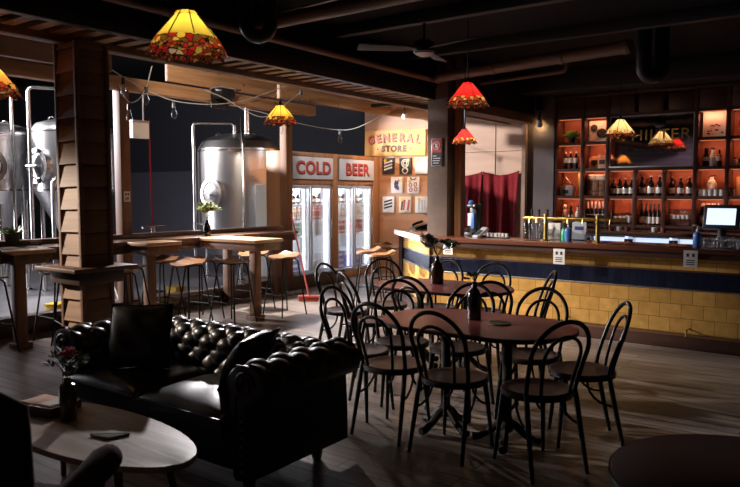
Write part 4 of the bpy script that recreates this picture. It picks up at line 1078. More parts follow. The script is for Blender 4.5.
# plants and vases on the ledge
random.seed(11)
q = PZ(13, 246, 1.0)
plant_pot('potted_plant', 'small plant in a grey-green pot on the high table at the frame edge', (q.x - .02, q.y - .0, 1.001), .085, .14, 'terracotta', 'leafpale', 110, .13, .06, .8, .016)
t = thing('table_block', 'small wooden sign block beside the potted plant', 'sign', (q.x + .10, q.y + .20, 1.001), .5)
box(-.07, .07, -.012, .012, 0, .045, .003).build('block', 'timber', t); box(-.05, .05, -.0135, -.012, .012, .03).build('print', 'cream', t)
def vase(label, loc, prof, mat, n, ln, spread, up, wd, lm, stems=5, labm=None, flower=None, seed=3):
    random.seed(seed)
    t = thing('bottle_vase', label, 'vase', loc)
    MB().lathe(prof, 22).build('bottle', mat, t)
    h = max(p[1] for p in prof)
    m = MB()
    tips = []
    for k in range(stems):
        a = 2 * PI * k / stems + random.random(); tip = V((math.cos(a) * spread * random.uniform(.5, 1), math.sin(a) * spread * random.uniform(.5, 1), h + ln * random.uniform(.4, 1.0))); tips.append(tip)
        m.tube([(0, 0, h * .5), (0, 0, h), tuple(V((0, 0, h)).lerp(tip, .5) + V((0, 0, .01))), tuple(tip)], .003, 5)
    m.build('stems', lm, t)
    for k, tip in enumerate(tips): leaves(t, tip - V((0, 0, .03)), n, ln * .55, .02, up, wd, lm, 'leaf_spray')
    if flower:
        f = MB(); ctr = V((0.01, 0, h + ln * .95))
        for k in range(46):
            d = V((random.gauss(0, 1), random.gauss(0, 1), random.gauss(.5, .8))).normalized()
            f.tube([tuple(ctr), tuple(ctr + d * .03), tuple(ctr + d * .045 + V((0, 0, -.004)))], [.004, .003, .001], 5)
        f.ball(tuple(ctr), .02, 8); f.build('bloom', flower, t)
    return t
q = PZ(207, 232.5, 1.0)
vase('black bottle vase of pale leaves on the ledge before the large tank', (-7.32, PX(207, 231, -7.32).y, 1.001), [(.05, 0), (.052, .01), (.052, .12), (.03, .16), (.018, .18), (.018, .21), (.001, .211)], 'darkbottle', 26, .22, .12, .9, .019, 'leafpale', 8, None, None, 21)
# broom
t = thing('broom', 'red broom leaning on the end of the ledge', 'broom', (-6.62, 8.78, 0), R(35))
q1 = PZ(309, 299, .03); t.location = (q1.x, q1.y, 0)
MB().box(-.16, .16, -.05, .05, .045, .085, .012).build('head', 'redpaint', t)
MB().box(-.15, .15, -.045, .045, 0, .046, .006).build('bristles', 'redpaint', t)
tipw = PX(291, 214, -7.06); e_ = Matrix.Rotation(-R(35), 4, 'Z') @ (tipw - V((q1.x, q1.y, 0)))
MB().cyl((0, 0, .07), tuple(e_), .013, n=8).build('handle', 'redpaint', t)

# ================================================================ red oval tables, bentwood chairs
def stadium(hl, r, n=20):
    return [(hl + r * math.cos(a), r * math.sin(a)) for a in [(-PI / 2) + PI * i / n for i in range(n + 1)]] + [(-hl + r * math.cos(a), r * math.sin(a)) for a in [(PI / 2) + PI * i / n for i in range(n + 1)]]
ot = thing('oval_table', 'near oxblood-topped oval table standing among black bentwood chairs', 'table', (-2.05, 4.0, 0), 0, 'oval tables')
MB().prism(stadium(.25, .395), .722, .75, .004).build('tabletop', 'redtop', ot)
MB().prism(stadium(.25, .40), .726, .744, .003).build('edge_band', 'chair', ot)
for s_ in (-1, 1):
    bs = thing('tmp', 'x', 'x', (0, 0, 0)); bpy.data.objects.remove(bs)
    m = MB(); m.lathe([(.045, .10), (.05, .13), (.032, .18), (.03, .60), (.045, .66), (.05, .70)], 14, (s_ * .22, 0, 0))
    m.box(s_ * .22 - .14, s_ * .22 + .14, -.14, .14, .70, .722)
    col_ = m.build('pedestal', 'iron', ot)
    for k in range(4):
        a = PI / 4 - .45 * s_ + k * PI / 2; dx, dy = math.cos(a), math.sin(a)
        MB().tube([(s_ * .22 + dx * r_, dy * r_, z_) for r_, z_ in ((.02, .14), (.06, .12), (.11, .07), (.17, .035), (.21, .028))], [.026, .026, .022, .024, .027], 8).build('foot', 'iron', col_)
ot2 = copy_tree(ot, (-3.12, 5.42, 0), R(3), 'far oxblood-topped oval table by the tiled bar front')

ch = thing('bentwood_chair', 'x', 'chair', (0, 0, 0), 0, 'bentwood chairs around the oval tables')
MB().lathe([(.001, .448), (.10, .449), (.17, .455), (.188, .462), (.196, .460), (.196, .448), (.19, .440), (.001, .438)], 32).build('seat', 'seat', ch)
MB().lathe([(.186, .425), (.207, .425), (.210, .44), (.208, .456), (.196, .461), (.19, .44)], 32).build('seat_ring', 'chair', ch)
for s_ in (-1, 1):
    MB().tube([(s_ * .135, .13, .435), (s_ * .150, .145, .30), (s_ * .175, .170, 0)], [.017, .016, .011], 10).build('leg', 'chair', ch)
    MB().tube([(s_ * .165, -.125, .47), (s_ * .168, -.135, .43), (s_ * .175, -.17, .25), (s_ * .185, -.225, 0)], [.015, .016, .016, .012], 10).build('leg', 'chair', ch)
    MB().tube([(s_ * (.151 + .003), .148, .27)] + [(s_ * (.150 - .09 * math.sin(PI / 2 * k / 6)), .146 - .045 * math.sin(PI / 2 * k / 6), .27 + .155 * (1 - math.cos(PI / 2 * k / 6))) for k in range(1, 7)], .008, 8).build('brace', 'chair', ch)
    MB().tube([(s_ * (.171), -.152, .27)] + [(s_ * (.171 - .02 * math.sin(PI / 2 * k / 6)), -.152 + .15 * math.sin(PI / 2 * k / 6), .27 + .155 * (1 - math.cos(PI / 2 * k / 6))) for k in range(1, 7)], .008, 8).build('brace', 'chair', ch)
def hoop(w0, w1, zt, y0, ytop, z0, n=26):
    pts = []
    zs_ = zt - w1
    for k in range(5):
        f = k / 5; pts.append((w0 + (w1 - w0) * f, f, z0 + (zs_ - z0) * f))
    for k in range(n + 1):
        a = PI * k / n; pts.append((w1 * math.cos(a), 1, zs_ + w1 * math.sin(a)))
    for k in range(4, -1, -1):
        f = k / 5; pts.append((-(w0 + (w1 - w0) * f), f, z0 + (zs_ - z0) * f))
    out = []
    for x, f, z in pts:
        v_ = (z - z0) / (zt - z0); out.append((x, y0 + (ytop - y0) * (v_ ** 1.25), z))
    return out
MB().tube(hoop(.166, .188, .885, -.125, -.275, .46), .0135, 10).build('back_hoop', 'chair', ch)
MB().tube(hoop(.095, .120, .80, -.165, -.262, .455), .0105, 10).build('inner_hoop', 'chair', ch)
def face(fx, fy_): return math.atan2(-fx, fy_)
CH = [(-2.96, 3.98, face(1, .05), 'bentwood chair at the near table end facing the bar, beside the sofa back'),
      (-2.54, 3.79, face(0, 1), 'bentwood chair beside the sofa arm, its back to the viewer at the near table'),
      (-2.06, 3.74, face(.03, 1), 'bentwood chair pushed in centrally on the viewer side of the near table'),
      (-1.545, 3.79, face(-.85, .52), 'bentwood chair at the near table corner closest to the dark round table'),
      (-1.48, 4.36, face(-.86, -.5), 'bentwood chair alone at the near table end, on the open floor by the bar'),
      (-1.92, 4.56, face(0, -1), 'bentwood chair behind the near table, across from the dark coaster'),
      (-2.44, 4.48, face(.05, -1), 'bentwood chair behind the near table, beside the dark bottle'),
      (-2.88, 4.40, face(.65, -.75), 'bentwood chair behind the near table end, in front of the far table'),
      (-4.10, 5.28, face(1, .1), 'bentwood chair at the far table end nearest the ledge and broom'),
      (-3.60, 4.98, face(.5, .87), 'bentwood chair at the far table on the sofa side corner'),
      (-3.10, 5.08, face(0, 1), 'bentwood chair on the near side of the far table, before the leafy brown bottle'),
      (-2.58, 5.16, face(-.6, .8), 'bentwood chair at the far table corner, behind the near table bottle'),
      (-2.50, 5.78, face(-.85, -.5), 'bentwood chair at the far table end closest to the bar front'),
      (-3.00, 5.98, face(0, -1), 'bentwood chair behind the far table against the yellow tiles'),
      (-3.50, 5.95, face(0, -1), 'bentwood chair behind the leafy brown bottle on the far table'),
      (-3.98, 5.80, face(.7, -.72), 'bentwood chair behind the far table end, before the bar stools')]
for i, (x, y, rz, lab) in enumerate(CH):
    lab = 'black ' + lab
    if i == 0: ch.location = (x, y, 0); ch.rotation_euler = (0, 0, rz); ch['label'] = lab
    else: copy_tree(ch, (x, y, 0), rz, lab)
q = PZ(474, 319.5, .75)
bot = [(.044, 0), (.047, .01), (.047, .15), (.035, .19), (.018, .21), (.016, .25), (.001, .251)]
vase('dark bottle vase with a drooping leaf on the near oval table', (q.x, q.y, .751), bot, 'darkbottle', 7, .09, .05, .6, .02, 'leafdark', 4, None, None, 5)
q = PZ(437, 283.5, .75)
vase('brown bottle vase with broad dark leaves on the far oval table', (q.x, q.y, .751), [(.055, 0), (.06, .01), (.06, .13), (.045, .18), (.02, .21), (.018, .25), (.001, .251)], 'amber', 9, .18, .16, .8, .032, 'leafdark', 8, None, None, 8)
q = PZ(500, 324, .75)
t = tag(MB().lathe([(.001, 0), (.068, 0), (.07, .002), (.07, .006), (.068, .008), (.001, .008)], 28).build('coaster', 'leafdark'), 'round dark coaster on the near oval table', 'coaster'); t.location = (q.x, q.y, .7505)

# ================================================================ chesterfield sofa
sf = thing('chesterfield_sofa', 'black tufted leather chesterfield sofa in front of the clad pillar', 'sofa', (-3.42, 2.88, 0))
def tuft(u, v, a=.17, b=.15):
    p = abs(math.sin(PI * (u / a + v / b))); q_ = abs(math.sin(PI * (u / a - v / b)))
    return (p * q_) ** .40
def roll(length, flip_axis, tufted, du=.012):
    """tufted back or arm: profile in (d, z), d = 0 at the inner face, swept over length"""
    prof = []
    prof += [(0.0, .30 + .0125 * k) for k in range(22)]
    c, r = (.085, .600), .105
    for k in range(37):
        a = PI * 1.02 - k * (PI * 1.45) / 36
        prof.append((c[0] + r * math.cos(a), c[1] + r * math.sin(a)))
    prof += [(.10, .50), (.105, .40), (.11, .25), (.11, .10)]
    # arc length
    s_ = [0]
    for a, b in zip(prof, prof[1:]): s_.append(s_[-1] + math.hypot(b[0] - a[0], b[1] - a[1]))
    nu = int(length / du)
    rows = []
    for iu in range(nu + 1):
        u = length * iu / nu; row = []
        for k, (d, z) in enumerate(prof):
            a = prof[max(0, k - 1)]; b = prof[min(len(prof) - 1, k + 1)]
            t_ = V((b[0] - a[0], b[1] - a[1])).normalized(); n_ = V((-t_.y, t_.x))
            w = 0
            if tufted and s_[k] < .64: w = (tuft(u, s_[k]) - .5) * .036 * min(1, (.64 - s_[k]) / .08)
            row.append((u, d + n_.x * w, z + n_.y * w))
        rows.append(row)
    return rows
# back: inner face at y=+.17, runs along x
m = MB(); m.loft([[(-.86 + u, .17 + d, z) for u, d, z in row] for row in roll(1.72, 0, True)], closed=False)
o = m.build('backrest', 'leather', sf, sharp=180)
def armroll(s_):
    rows = roll(.80, 0, True)
    m = MB(); m.loft([[(s_ * (.73 + d * 1.25), -.38 + u, z - .01) for u, d, z in row] for row in rows], closed=False)
    a = m.build('armrest', 'leather' if s_ < 0 else 'leather_d', sf, sharp=180)
    # scrolled front face
    prof = [(d, z) for _, d, z in roll(.05, 0, False)[0]] + [(.02, .08)]
    f = MB(); f.loft([[(s_ * (.73 + d * 1.25), -.38 + .0, z - .01) for d, z in prof], [(s_ * (.73 + d * 1.25), -.395, z - .01) for d, z in prof], [(s_ * (.73 + .05 + (d - .05) * .9 * 1.25 + .0), -.402, .38 + (z - .39) * .93) for d, z in prof]])
    fp = f.build('arm_front', 'leather', sf, sharp=60)
    ctr = (s_ * (.73 + .105), .595)
    m = MB(); m.tube([(ctr[0] + s_ * (.075 - .007 * k / 3) * math.cos(k * PI / 8), -.405, ctr[1] + (.075 - .007 * k / 3) * math.sin(k * PI / 8)) for k in range(28)], .007, 6)
    m.tube([(s_ * .77, -.405, .52), (s_ * .77, -.405, .12)], .006, 6); m.tube([(s_ * .845, -.405, .50), (s_ * .845, -.405, .12)], .006, 6)
    m.build('scroll_piping', 'leather', fp)
    for k in range(9):
        MB().ball((s_ * .808, -.404, .13 + k * .045), .006, 6).build('stud', 'brass', fp)
for s_ in (-1, 1): armroll(s_)
MB().box(-.86, .86, -.36, .27, .12, .31, .02).build('base', 'leather', sf)
MB().box(-.73, .73, -.405, -.355, .12, .29, .02).build('front_rail', 'leather', sf)
for i, (x0, x1) in enumerate(((-.725, -.003), (.003, .725))):
    rows = []
    for side in (1, -1):
        pass
    m = MB(); nx, ny = 22, 18; top = []
    for iy in range(ny + 1):
        v_ = iy / ny * 2 - 1; row = []
        for ix in range(nx + 1):
            u = ix / nx * 2 - 1
            e = max(0, 1 - abs(u) ** 6) ** .5 * max(0, 1 - abs(v_) ** 6) ** .5
            z = .395 + .05 * e + .030 * math.cos(u * PI / 2) * math.cos(v_ * PI / 2) + .004 * math.sin(7 * u + 3 * v_) * e
            row.append(((x0 + x1) / 2 + (x1 - x0) / 2 * u, -.14 + .325 * v_ - .0, z))
        top.append(row)
    bot_ = [[(x, y, .30) for x, y, z in row] for row in top]
    b_ = m.bm; g0 = [[b_.verts.new(p) for p in row] for row in top]; g1 = [[b_.verts.new(p) for p in row] for row in bot_]
    for iy in range(ny):
        for ix in range(nx):
            b_.faces.new((g0[iy][ix], g0[iy][ix + 1], g0[iy + 1][ix + 1], g0[iy + 1][ix])); b_.faces.new((g1[iy][ix], g1[iy + 1][ix], g1[iy + 1][ix + 1], g1[iy][ix + 1]))
    for ix in range(nx):
        b_.faces.new((g0[0][ix], g1[0][ix], g1[0][ix + 1], g0[0][ix + 1])); b_.faces.new((g0[ny][ix], g0[ny][ix + 1], g1[ny][ix + 1], g1[ny][ix]))
    for iy in range(ny):
        b_.faces.new((g0[iy][0], g0[iy + 1][0], g1[iy + 1][0], g1[iy][0])); b_.faces.new((g0[iy][nx], g1[iy][nx], g1[iy + 1][nx], g0[iy + 1][nx]))
    cs = m.build('seat_cushion', 'leather', sf, sharp=60)
    MB().tube([(x0 + .01, -.468, .405), (x1 - .01, -.468, .405)], .006, 6).build('piping', 'leather', cs)
for sx_ in (-.79, .79):
    for sy_ in (-.33, .22):
        MB().lathe([(.022, 0), (.028, .01), (.036, .05), (.03, .08), (.045, .12), (.05, .14)], 14, (sx_, sy_, 0)).build('foot', 'plinth', sf)
def cushion(label, loc, rot, s=.22, mat='leather'):
    t = thing('throw_cushion', label, 'cushion', loc, 0); t.rotation_euler = rot
    m = MB(); n = 16; b_ = m.bm
    def P(u, v_, sd):
        p = max(0, 1 - abs(u) ** 2.4) ** .6 * max(0, 1 - abs(v_) ** 2.4) ** .6
        k = 1 - .07 * (abs(u) ** 2 * (1 - v_ * v_) * 0 + (1 - abs(v_)) * abs(u) ** 3) ; k2 = 1 - .07 * (1 - abs(u)) * abs(v_) ** 3
        return (s * u * k, sd * (.085 * p * (1 + .12 * math.sin(5 * u + 4 * v_))) , s * v_ * k2)
    g = [[[b_.verts.new(P(ix / n * 2 - 1, iy / n * 2 - 1, sd)) for ix in range(n + 1)] for iy in range(n + 1)] for sd in (-1, 1)]
    for gg in g:
        for iy in range(n):
            for ix in range(n): b_.faces.new((gg[iy][ix], gg[iy][ix + 1], gg[iy + 1][ix + 1], gg[iy + 1][ix]))
    bmesh.ops.remove_doubles(b_, verts=b_.verts[:], dist=1e-5)
    m.build('cover', mat, t, sharp=180)
    MB().tube([(s * a, 0, s * c_) for a, c_ in ((-1, -1), (0, -.94), (1, -1), (.94, 0), (1, 1), (0, .94), (-1, 1), (-.94, 0))], .006, 6, True).build('piping', mat, t)
    return t
cushion('square black leather cushion propped on the sofa back by the pillar', (-3.79, 2.73, .665), (R(-16), 0, R(34)), .203, 'leather_d')
cushion('black leather cushion slumped behind the nearer sofa arm', (-2.89, 2.81, .625), (R(-33), R(4), R(-84)), .175)

# ================================================================ coffee table and what stands on it
ct = thing('coffee_table', 'pale oak surfboard-shaped coffee table before the sofa', 'table', (-3.11, 1.92, 0))
ell = [(.74 * math.cos(2 * PI * i / 64), .285 * math.sin(2 * PI * i / 64)) for i in range(64)]
MB().prism(ell, .392, .42, .006).build('tabletop', 'coffee', ct)
for sx_ in (-1, 1):
    for sy_ in (-1, 1): MB().cyl((sx_ * .42, sy_ * .12, .392), (sx_ * .52, sy_ * .17, 0), .022, .014, 10).build('leg', 'dark_wood', ct)
q = PZ(68.5, 419.5, .42)
vase('amber bottle vase with a red bloom on the coffee table', (q.x, q.y, .421), [(.038, 0), (.042, .008), (.042, .165), (.036, .182), (.02, .190), (.018, .215), (.02, .22), (.001, .221)], 'amber', 20, .13, .09, .75, .006, 'leafdark', 9, None, 'flower', 31)
q = PZ(110, 436, .42)
m = MB(); m.prism([(-.09, -.02), (.02, -.055), (.09, .02), (-.02, .055)], 0, .012, .003)
M['coaster'] = flat('grey_felt', (.30, .30, .28), .8)
t = thing('leather_coaster', 'grey diamond-shaped coaster on the coffee table', 'coaster', (q.x, q.y, .4205), R(28)); m.build('base', 'coaster', t)
MB().tube([(-.09, -.02, .0125), (.02, .0, .0125), (.09, .02, .0125)], .0016, 5).build('seam', 'silver', t)
q = PZ(44, 410, .42)
tr = thing('book_tray', 'dark wooden tray of magazines beside the amber bottle', 'tray', (q.x, q.y + .02, .4205), R(12))
box(-.14, .14, -.10, .10, 0, .012, .002).build('base', 'plinth', tr)
m = MB(); m.box(-.14, .14, -.10, -.09, .012, .045); m.box(-.14, .14, .09, .10, .012, .045); m.box(-.14, -.13, -.09, .09, .012, .045); m.box(.13, .14, -.09, .09, .012, .045); m.build('rim', 'plinth', tr)
for i, (mt, rz, lab) in enumerate((('column', .02, 'grey magazine lowest in the dark tray'), ('labelor', -.06, 'tan magazine on top in the dark tray'))):
    t = thing('magazine', lab, 'magazine', (q.x, q.y + .02, .433 + i * .0185), R(12) + rz)
    box(-.115, .115, -.075, .075, 0, .018, .002).build('cover', mt, t)
    box(.02, .10, -.06, .05, .018, .0184).build('cover_picture', 'label' if i else 'ink', t)

# foreground armchair and round table
ac = thing('lounge_armchair', 'plum fabric lounge armchair in the near corner, seen from behind', 'armchair', (-2.56, 1.18, 0), R(24))
def pad(pts, rad, nm, mat='fabric', n=14):
    return MB().tube(pts, rad, n).build(nm, mat, ac, sharp=180)
m = MB(); rows = []
for iz in range(9):
    v_ = iz / 8; z = .30 + .69 * v_
    wv = .325 + .03 * v_; th = .055 * (1 - .25 * v_)
    ring = []
    for k in range(28):
        a = 2 * PI * k / 28; cxx = math.copysign(abs(math.cos(a)) ** .5, math.cos(a)); cyy = math.copysign(abs(math.sin(a)) ** .7, math.sin(a))
        sc = 1 if v_ < .85 else (1 - ((v_ - .85) / .15) ** 2 * .35)
        x = wv * cxx * sc; ring.append((x, -.26 - .06 * v_ + th * cyy * sc + .10 * (x / wv) ** 2, z))
    rows.append(ring)
m.loft(rows); m.build('backrest', 'fabric', ac, sharp=180)
for s_ in (-1, 1):
    pad([(s_ * .31, -.26, .45), (s_ * .33, -.10, .49), (s_ * .335, .10, .53), (s_ * .33, .22, .555), (s_ * .325, .27, .555), (s_ * .32, .30, .553)], [.045, .05, .055, .06, .052, .02], 'armrest')
    MB().box(s_ * .33 - .025, s_ * .33 + .025, -.22, .20, .26, .50, .02).build('side_panel', 'fabric', ac)
MB().box(-.30, .30, -.28, .30, .26, .43, .05, None, 3).build('seat_cushion', 'fabric', ac)
for sx_ in (-.26, .26):
    for sy_ in (-.24, .25): MB().cyl((sx_ * .95, sy_ * .9, .27), (sx_, sy_, 0), .02, .012, 10).build('leg', 'dark_wood', ac)
M['plum_top'] = flat('plum_laminate', (.035, .012, .015), .55, var=.1)
rt_ = thing('round_table', 'dark round table cut off at the near corner of the frame', 'table', (-.25, 2.25, 0))
MB().lathe([(.001, .715), (.39, .715), (.40, .72), (.40, .742), (.39, .75), (.001, .75)], 48).build('tabletop', 'plum_top', rt_)
MB().lathe([(.398, .718), (.4035, .718), (.4035, .744), (.398, .744)], 48).build('edge_band', 'chair', rt_)
MB().lathe([(.25, 0), (.25, .012), (.06, .04), (.035, .08), (.035, .68), (.12, .715)], 24).build('pedestal', 'iron', rt_)

# ================================================================ ceiling things
def ud(name, label, cat, loc=(0, 0, 0)): return thing(name, label, cat, loc)
def duct(label, pts, r, mat, collars=()):
    t = thing('ceiling_duct', label, 'duct', (0, 0, 0))
    MB().tube(pts, r, 16).build('pipe', mat, t)
    for p, d in collars:
        p = V(p); d = V(d).normalized(); MB().cyl(p - d * .03, p + d * .03, r * 1.12, n=16).build('collar', mat, t)
    return t
def ubend(c, rad, r, zt, zb, axis):
    """down, round and up again"""
    ax_ = V(axis).normalized(); pts = [V(c) - ax_ * rad + V((0, 0, zt))]
    for k in range(15):
        a = PI + PI * k / 14; pts.append(V(c) + ax_ * rad * math.cos(a) + V((0, 0, zb + rad + rad * math.sin(a))))
    pts.append(V(c) + ax_ * rad + V((0, 0, zt)))
    return pts
pA, pB = PX(398, 78, -4.5), PZ(628, 46.5, 3.0)
pA = V((-4.5, 7.62, 3.0)); pB = V((-2.0, pB.y, 3.0))
duct('long brown duct running under the black ceiling toward the bar', [tuple(pA), tuple(pB)], .065, 'copper', [(pA.lerp(pB, f), pB - pA) for f in (.02, .35, .7, .98)])
q = PD(653, 40, 7.0)
duct('dark U-bend duct hanging above the bar mirror', [tuple(p) for p in ubend((q.x, q.y, 0), .09, .075, 3.25, 2.74, RT)], .072, 'pipe_d')
q = PD(258, 10, 5.3)
duct('dark U-bend duct hanging near the large yellow lamp', [tuple(p) for p in ubend((q.x, q.y, 0), .095, .05, 3.25, 2.76, RT)], .052, 'pipe_d')
a = PZ(205, 30, 3.05); b = PZ(262, 15, 3.05)
duct('short brown duct behind the hanging U-bend', [(-4.55, a.y + .15, 3.05), (-2.2, a.y + .1, 3.05)], .06, 'copper')
a = PZ(281, 13, 3.18); b = PZ(330, 0, 3.18)
duct('thin pale pipe along the ceiling near the fan', [tuple(a), tuple(a + (b - a) * 1.8)], .014, 'silver')
pA = V((-4.5, 8.3, 2.98)); pB = V((-3.05, 8.1, 3.0))
duct('thin dark pipe with an elbow over the red lamps', [tuple(pA), tuple(pB), tuple(pB + V((.03, 0, .03))), tuple(pB + V((.03, 0, .24)))], .026, 'copper')
for i, yy in enumerate((3.6, 5.6, 7.0)):
    struct(box(-4.5, 1.5, yy, yy + .09, 3.14, 3.25, .004).build('ceiling_batten', 'fascia'))
# conduit pipe along the soffit
duct('brown conduit running along the soffit edge', [(-4.50, -1.5, 2.97), (-4.50, 9.4, 2.97)], .035, 'copper')
# fan
q = PD(424, 49, 6.5)
fan = thing('ceiling_fan', 'black three-bladed ceiling fan', 'ceiling fan', (q.x, q.y, q.z))
MB().lathe([(.001, -.055), (.06, -.05), (.10, -.03), (.11, 0), (.10, .05), (.05, .085), (.02, .09)], 24).build('motor', 'plasticblack', fan)
MB().lathe([(.001, -.066), (.05, -.064), (.085, -.045), (.08, -.04), (.001, -.04)], 24).build('light_cap', 'silver', fan)
MB().cyl((0, 0, .08), (0, 0, 3.25 - q.z), .014, n=10).build('downrod', 'plasticblack', fan)
MB().lathe([(.03, 3.15 - q.z), (.06, 3.18 - q.z), (.065, 3.25 - q.z)], 18).build('canopy', 'plasticblack', fan)
for k in range(3):
    a = YAW + R(190 + 120 * k)
    mx = Matrix.Rotation(a, 4, 'Z') @ Matrix.Rotation(R(13), 4, 'X')
    m = MB(); m.prism([(.10, -.035), (.2, -.06), (.60, -.075), (.62, -.06), (.62, .06), (.60, .07), (.2, .05), (.10, .03)], -.004, .006, .002); m.xf(mx); m.build('blade', 'silver' if False else 'fascia', fan)
# track spots
def track_spot(label, loc, target):
    t = thing('track_spotlight', label, 'spotlight', loc)
    d = (V(target) - V(loc)).normalized()
    MB().cyl((0, 0, .0), (0, 0, .16), .012, n=8).build('stem', 'plasticblack', t)
    m = MB(); m.cyl(-d * .05, d * .09, .032, .044, 16); m.build('can', 'silver', t)
    m = MB(); m.cyl(d * .0905, d * .094, .036, .036, 16); m.build('lens', 'filament', t)
track_spot('small spotlight on the soffit above the store sign', (-6.9, 10.6, 2.98), (-7.5, 11.3, 2.4))
track_spot('small spotlight on the wall edge beside the cubby shelving', (-4.05, 9.85, 2.62), (-4.6, 11.2, 1.6))
struct(box(-7.6, -5.3, 10.55, 10.65, 3.14, 3.2).build('trim_spot_rail', 'black'))
struct(box(-4.1, -4.0, 9.82, 9.88, 2.78, 2.99).build('trim_spot_bracket', 'black'))

# leaded glass lamps
def tiffany(label, pxy, dep, diam, main, band, power, col, ceil=3.25):
    q = PD(pxy[0], pxy[1], dep); s = diam / .41
    t = thing('pendant_lamp', label, 'pendant lamp', tuple(q), random.random(), 'leaded glass pendant lamps')
    gm = stained('glass_panel', [main, main], plain=main); gb = stained('glass_band', band + [main, main], .06, 28 / s)
    n = 24
    m = MB(); m.loft([[(s * r * math.cos(2 * PI * i / n), s * r * math.sin(2 * PI * i / n), s * z) for i in range(n)] for r, z in ((.060, .205), (.110, .146), (.158, .088))], cap=False)
    m.build('glass_panels', gm, t, sharp=180)
    m = MB(); m.loft([[(s * (r + .004 * math.cos(8 * 2 * PI * i / 48)) * math.cos(2 * PI * i / 48), s * (r + .004 * math.cos(8 * 2 * PI * i / 48)) * math.sin(2 * PI * i / 48), s * z) for i in range(48)] for r, z in ((.044, .226), (.062, .206))], cap=False)
    m.build('crown', gm, t, sharp=180)
    n2 = 72
    def rim(i, r, z, sc): return (s * (r + sc * .012 * math.cos(12 * 2 * PI * i / n2)) * math.cos(2 * PI * i / n2), s * (r + sc * .012 * math.cos(12 * 2 * PI * i / n2)) * math.sin(2 * PI * i / n2), s * (z - sc * .010 * math.cos(12 * 2 * PI * i / n2)))
    m = MB(); m.loft([[rim(i, r, z, sc) for i in range(n2)] for r, z, sc in ((.158, .088, 0), (.172, .066, .0), (.183, .045, .1))], cap=False)
    m.build('flower_band', gb, t, sharp=180)
    m = MB(); m.loft([[rim(i, r, z, sc) for i in range(n2)] for r, z, sc in ((.183, .045, .1), (.193, .028, .5), (.199, .008, 1))], cap=False)
    m.build('rim_band', stained('glass_rim', RIMC, .09, 46 / s), t, sharp=180)
    for k in range(8):
        a = 2 * PI * k / 8
        MB().tube([(s * r * math.cos(a), s * r * math.sin(a), s * z) for r, z in ((.045, .2275), (.063, .207), (.112, .148), (.160, .089))], .0030 * s, 5).build('lead_came', 'iron', t)
    MB().lathe([(s * .046, s * .226), (s * .04, s * .236), (s * .02, s * .245), (s * .012, s * .275), (.001, s * .276)], 16).build('cap', 'iron', t)
    MB().cyl((0, 0, s * .27), (0, 0, ceil - q.z), .006, n=6).build('cord', 'plasticblack', t)
    b = MB().lathe([(.012 * s, .16 * s), (.016 * s, .14 * s), (.030 * s, .105 * s), (.026 * s, .08 * s), (.001, .068 * s)], 12).build('bulb', 'filament', t)
    lamp('POINT', (q.x, q.y, q.z + .10 * s), power, col, .03, name='lamp_bulb')
RB = [(.40, .02, .03), (.60, .04, .04), (.60, .50, .10), (.45, .02, .04), (.16, .10, .03), (.85, .72, .55), (.35, .02, .03), (.20, .12, .04)]
GB = [(.75, .32, .05), (.30, .16, .05), (.80, .62, .30), (.45, .08, .03), (.20, .20, .08), (.70, .50, .20)]
RIMC = [(.36, .04, .03), (.16, .06, .03), (.30, .12, .05), (.42, .03, .04), (.10, .05, .025), (.40, .22, .10)]
CB = [(.80, .70, .45), (.45, .30, .12), (.85, .78, .6), (.60, .40, .15), (.85, .72, .5)]
WARM = (1, .72, .38)
tiffany('large yellow leaded-glass pendant with red blooms, nearest the clad pillar', (187.5, 57), 3.5, .405, (.62, .62, .13), RB, 4, WARM)
tiffany('orange leaded-glass pendant cut by the frame edge', (-10, 96), 4.9, .41, (.95, .45, .14), GB, 5, WARM, 4.6)
tiffany('yellow leaded-glass pendant with red fringe before the large tank', (280.5, 125), 8.0, .40, (.72, .62, .12), RB, 3.2, WARM, 2.86)
tiffany('big red leaded-glass pendant in front of the pale ply wall', (467.5, 107), 6.5, .40, (.75, .03, .05), GB, 6, WARM)
tiffany('farther small red leaded-glass pendant below the big red one', (464.5, 144), 8.2, .305, (.72, .03, .05), GB, 5, WARM)
tiffany('cream leaded-glass pendant hanging before the bar mirror', (620, 138), 8.75, .41, (.90, .80, .62), CB, 6, (1, .85, .65))

# ================================================================ light
wd = bpy.data.worlds.new('world'); S.world = wd; wd.use_nodes = True
wd.node_tree.nodes['Background'].inputs[0].default_value = (.55, .45, .55, 1)
wd.node_tree.nodes['Background'].inputs[1].default_value = .012
lamp('SPOT', (-14.0, 3.3, 4.0), 4900, (1, .94, .95), .16, target=(-5.0, 8.3, .8), spot=52, blend=.12, name='brewery_side_spot')  # daylight arriving from the brewery doorway
lamp('AREA', (-14.3, 3.0, 2.2), 340, (.93, .92, 1), 1.6, target=(-9.5, 8.0, 1.6), sizey=3.2, name='tank_fill_area')  # added off-frame area lamp that puts bright streaks on the steel tanks
lamp('SPOT', (-9.4, 3.4, 4.3), 850, (.95, .95, 1), .35, target=(-10.9, 6.0, 1.6), spot=64, blend=.7, name='tank_fill_spot')  # unseen spot put in to brighten the camera side of the conical tanks
lamp('SPOT', (-11.0, .3, 3.3), 3800, (1, .84, .68), .14, target=(-5.15, 3.1, 1.0), spot=15, blend=.7, name='brewery_side_spot')  # narrow second spot for the warm light on the pillar face
fl = PX(219, 99, -7.34)
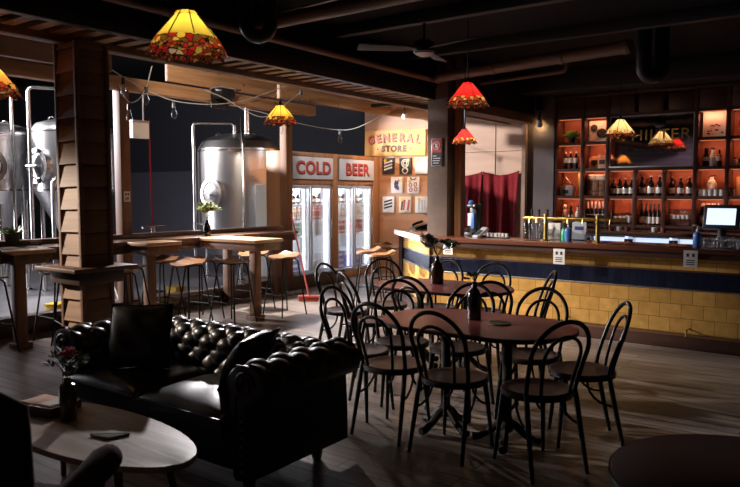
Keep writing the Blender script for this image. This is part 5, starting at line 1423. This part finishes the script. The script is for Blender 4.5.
lamp('SPOT', (-7.30, fl.y, 2.80), 1150, (1, .95, .94), .07, target=(-5.5, 6.5, 0), spot=86, blend=.75, name='brewery_floodlight')
lamp('SPOT', (-7.30, fl.y, 2.80), 700, (1, .95, .97), .07, target=(-3.15, 2.4, .43), spot=23, blend=.6, name='brewery_floodlight')  # extra narrow cone at the floodlight, added to lift the sofa and coffee table
lamp('SPOT', (-14.0, 3.3, 4.0), 15000, (1, .95, .95), .12, target=(-5.2, 8.0, .7), spot=6, blend=.3, name='brewery_side_spot')  # extra narrow spot added to whiten the angled bar end
lamp('SPOT', (-6.5, 9.7, 2.95), 60, (1, .95, .92), .05, target=(-7.95, 9.9, 2.0), spot=90, blend=.7, name='sign_fill')  # unseen spot added to brighten the COLD and BEER boards
lamp('SPOT', (-6.9, 10.5, 2.95), 110, (1, .68, .46), .05, target=(-7.45, 11.3, 1.9), spot=110, blend=.8, name='store_spot')
lamp('SPOT', (-4.8, 9.2, 3.0), 40, (1, .82, .70), .05, target=(-5.6, 11.3, 1.7), spot=80, blend=.8, name='corridor_fill')  # extra lamp hidden behind the bulkhead, lifts the corridor wall
lamp('SPOT', (-5.5, 4.6, 3.45), 260, (1, .86, .70), .08, target=(-7.7, 7.4, 3.1), spot=62, blend=.6, name='beam_spot')
lamp('SPOT', (-14.0, 3.3, 4.0), 3600, (1, .86, .74), .12, target=(-5.6, 11.3, 1.9), spot=15, blend=.2, name='brewery_side_spot')  # another added narrow spot, brightens the pale corridor wall
lamp('SPOT', (-4.42, 5.7, 2.9), 420, (1, .88, .74), .06, target=(-3.5, 7.6, .40), spot=56, blend=.9, name='bar_front_fill')  # added spot without a fixture, brightens the bar tiles near the column
lamp('SPOT', (-3.0, .5, 3.1), 400, (1, .86, .95), .1, target=(-5.6, -2.5, 1.8), spot=55, blend=.8, name='front_wall_fill')  # unseen lamp added so the siding shows in the bar mirror
vs = S.view_settings
vs.view_transform = 'Standard'; vs.look = 'None'; vs.gamma = 1; vs.use_curve_mapping = False; vs.exposure = 0
S.cycles.use_denoising = True
S.cycles.max_bounces = 8
S.cycles.transparent_max_bounces = 16
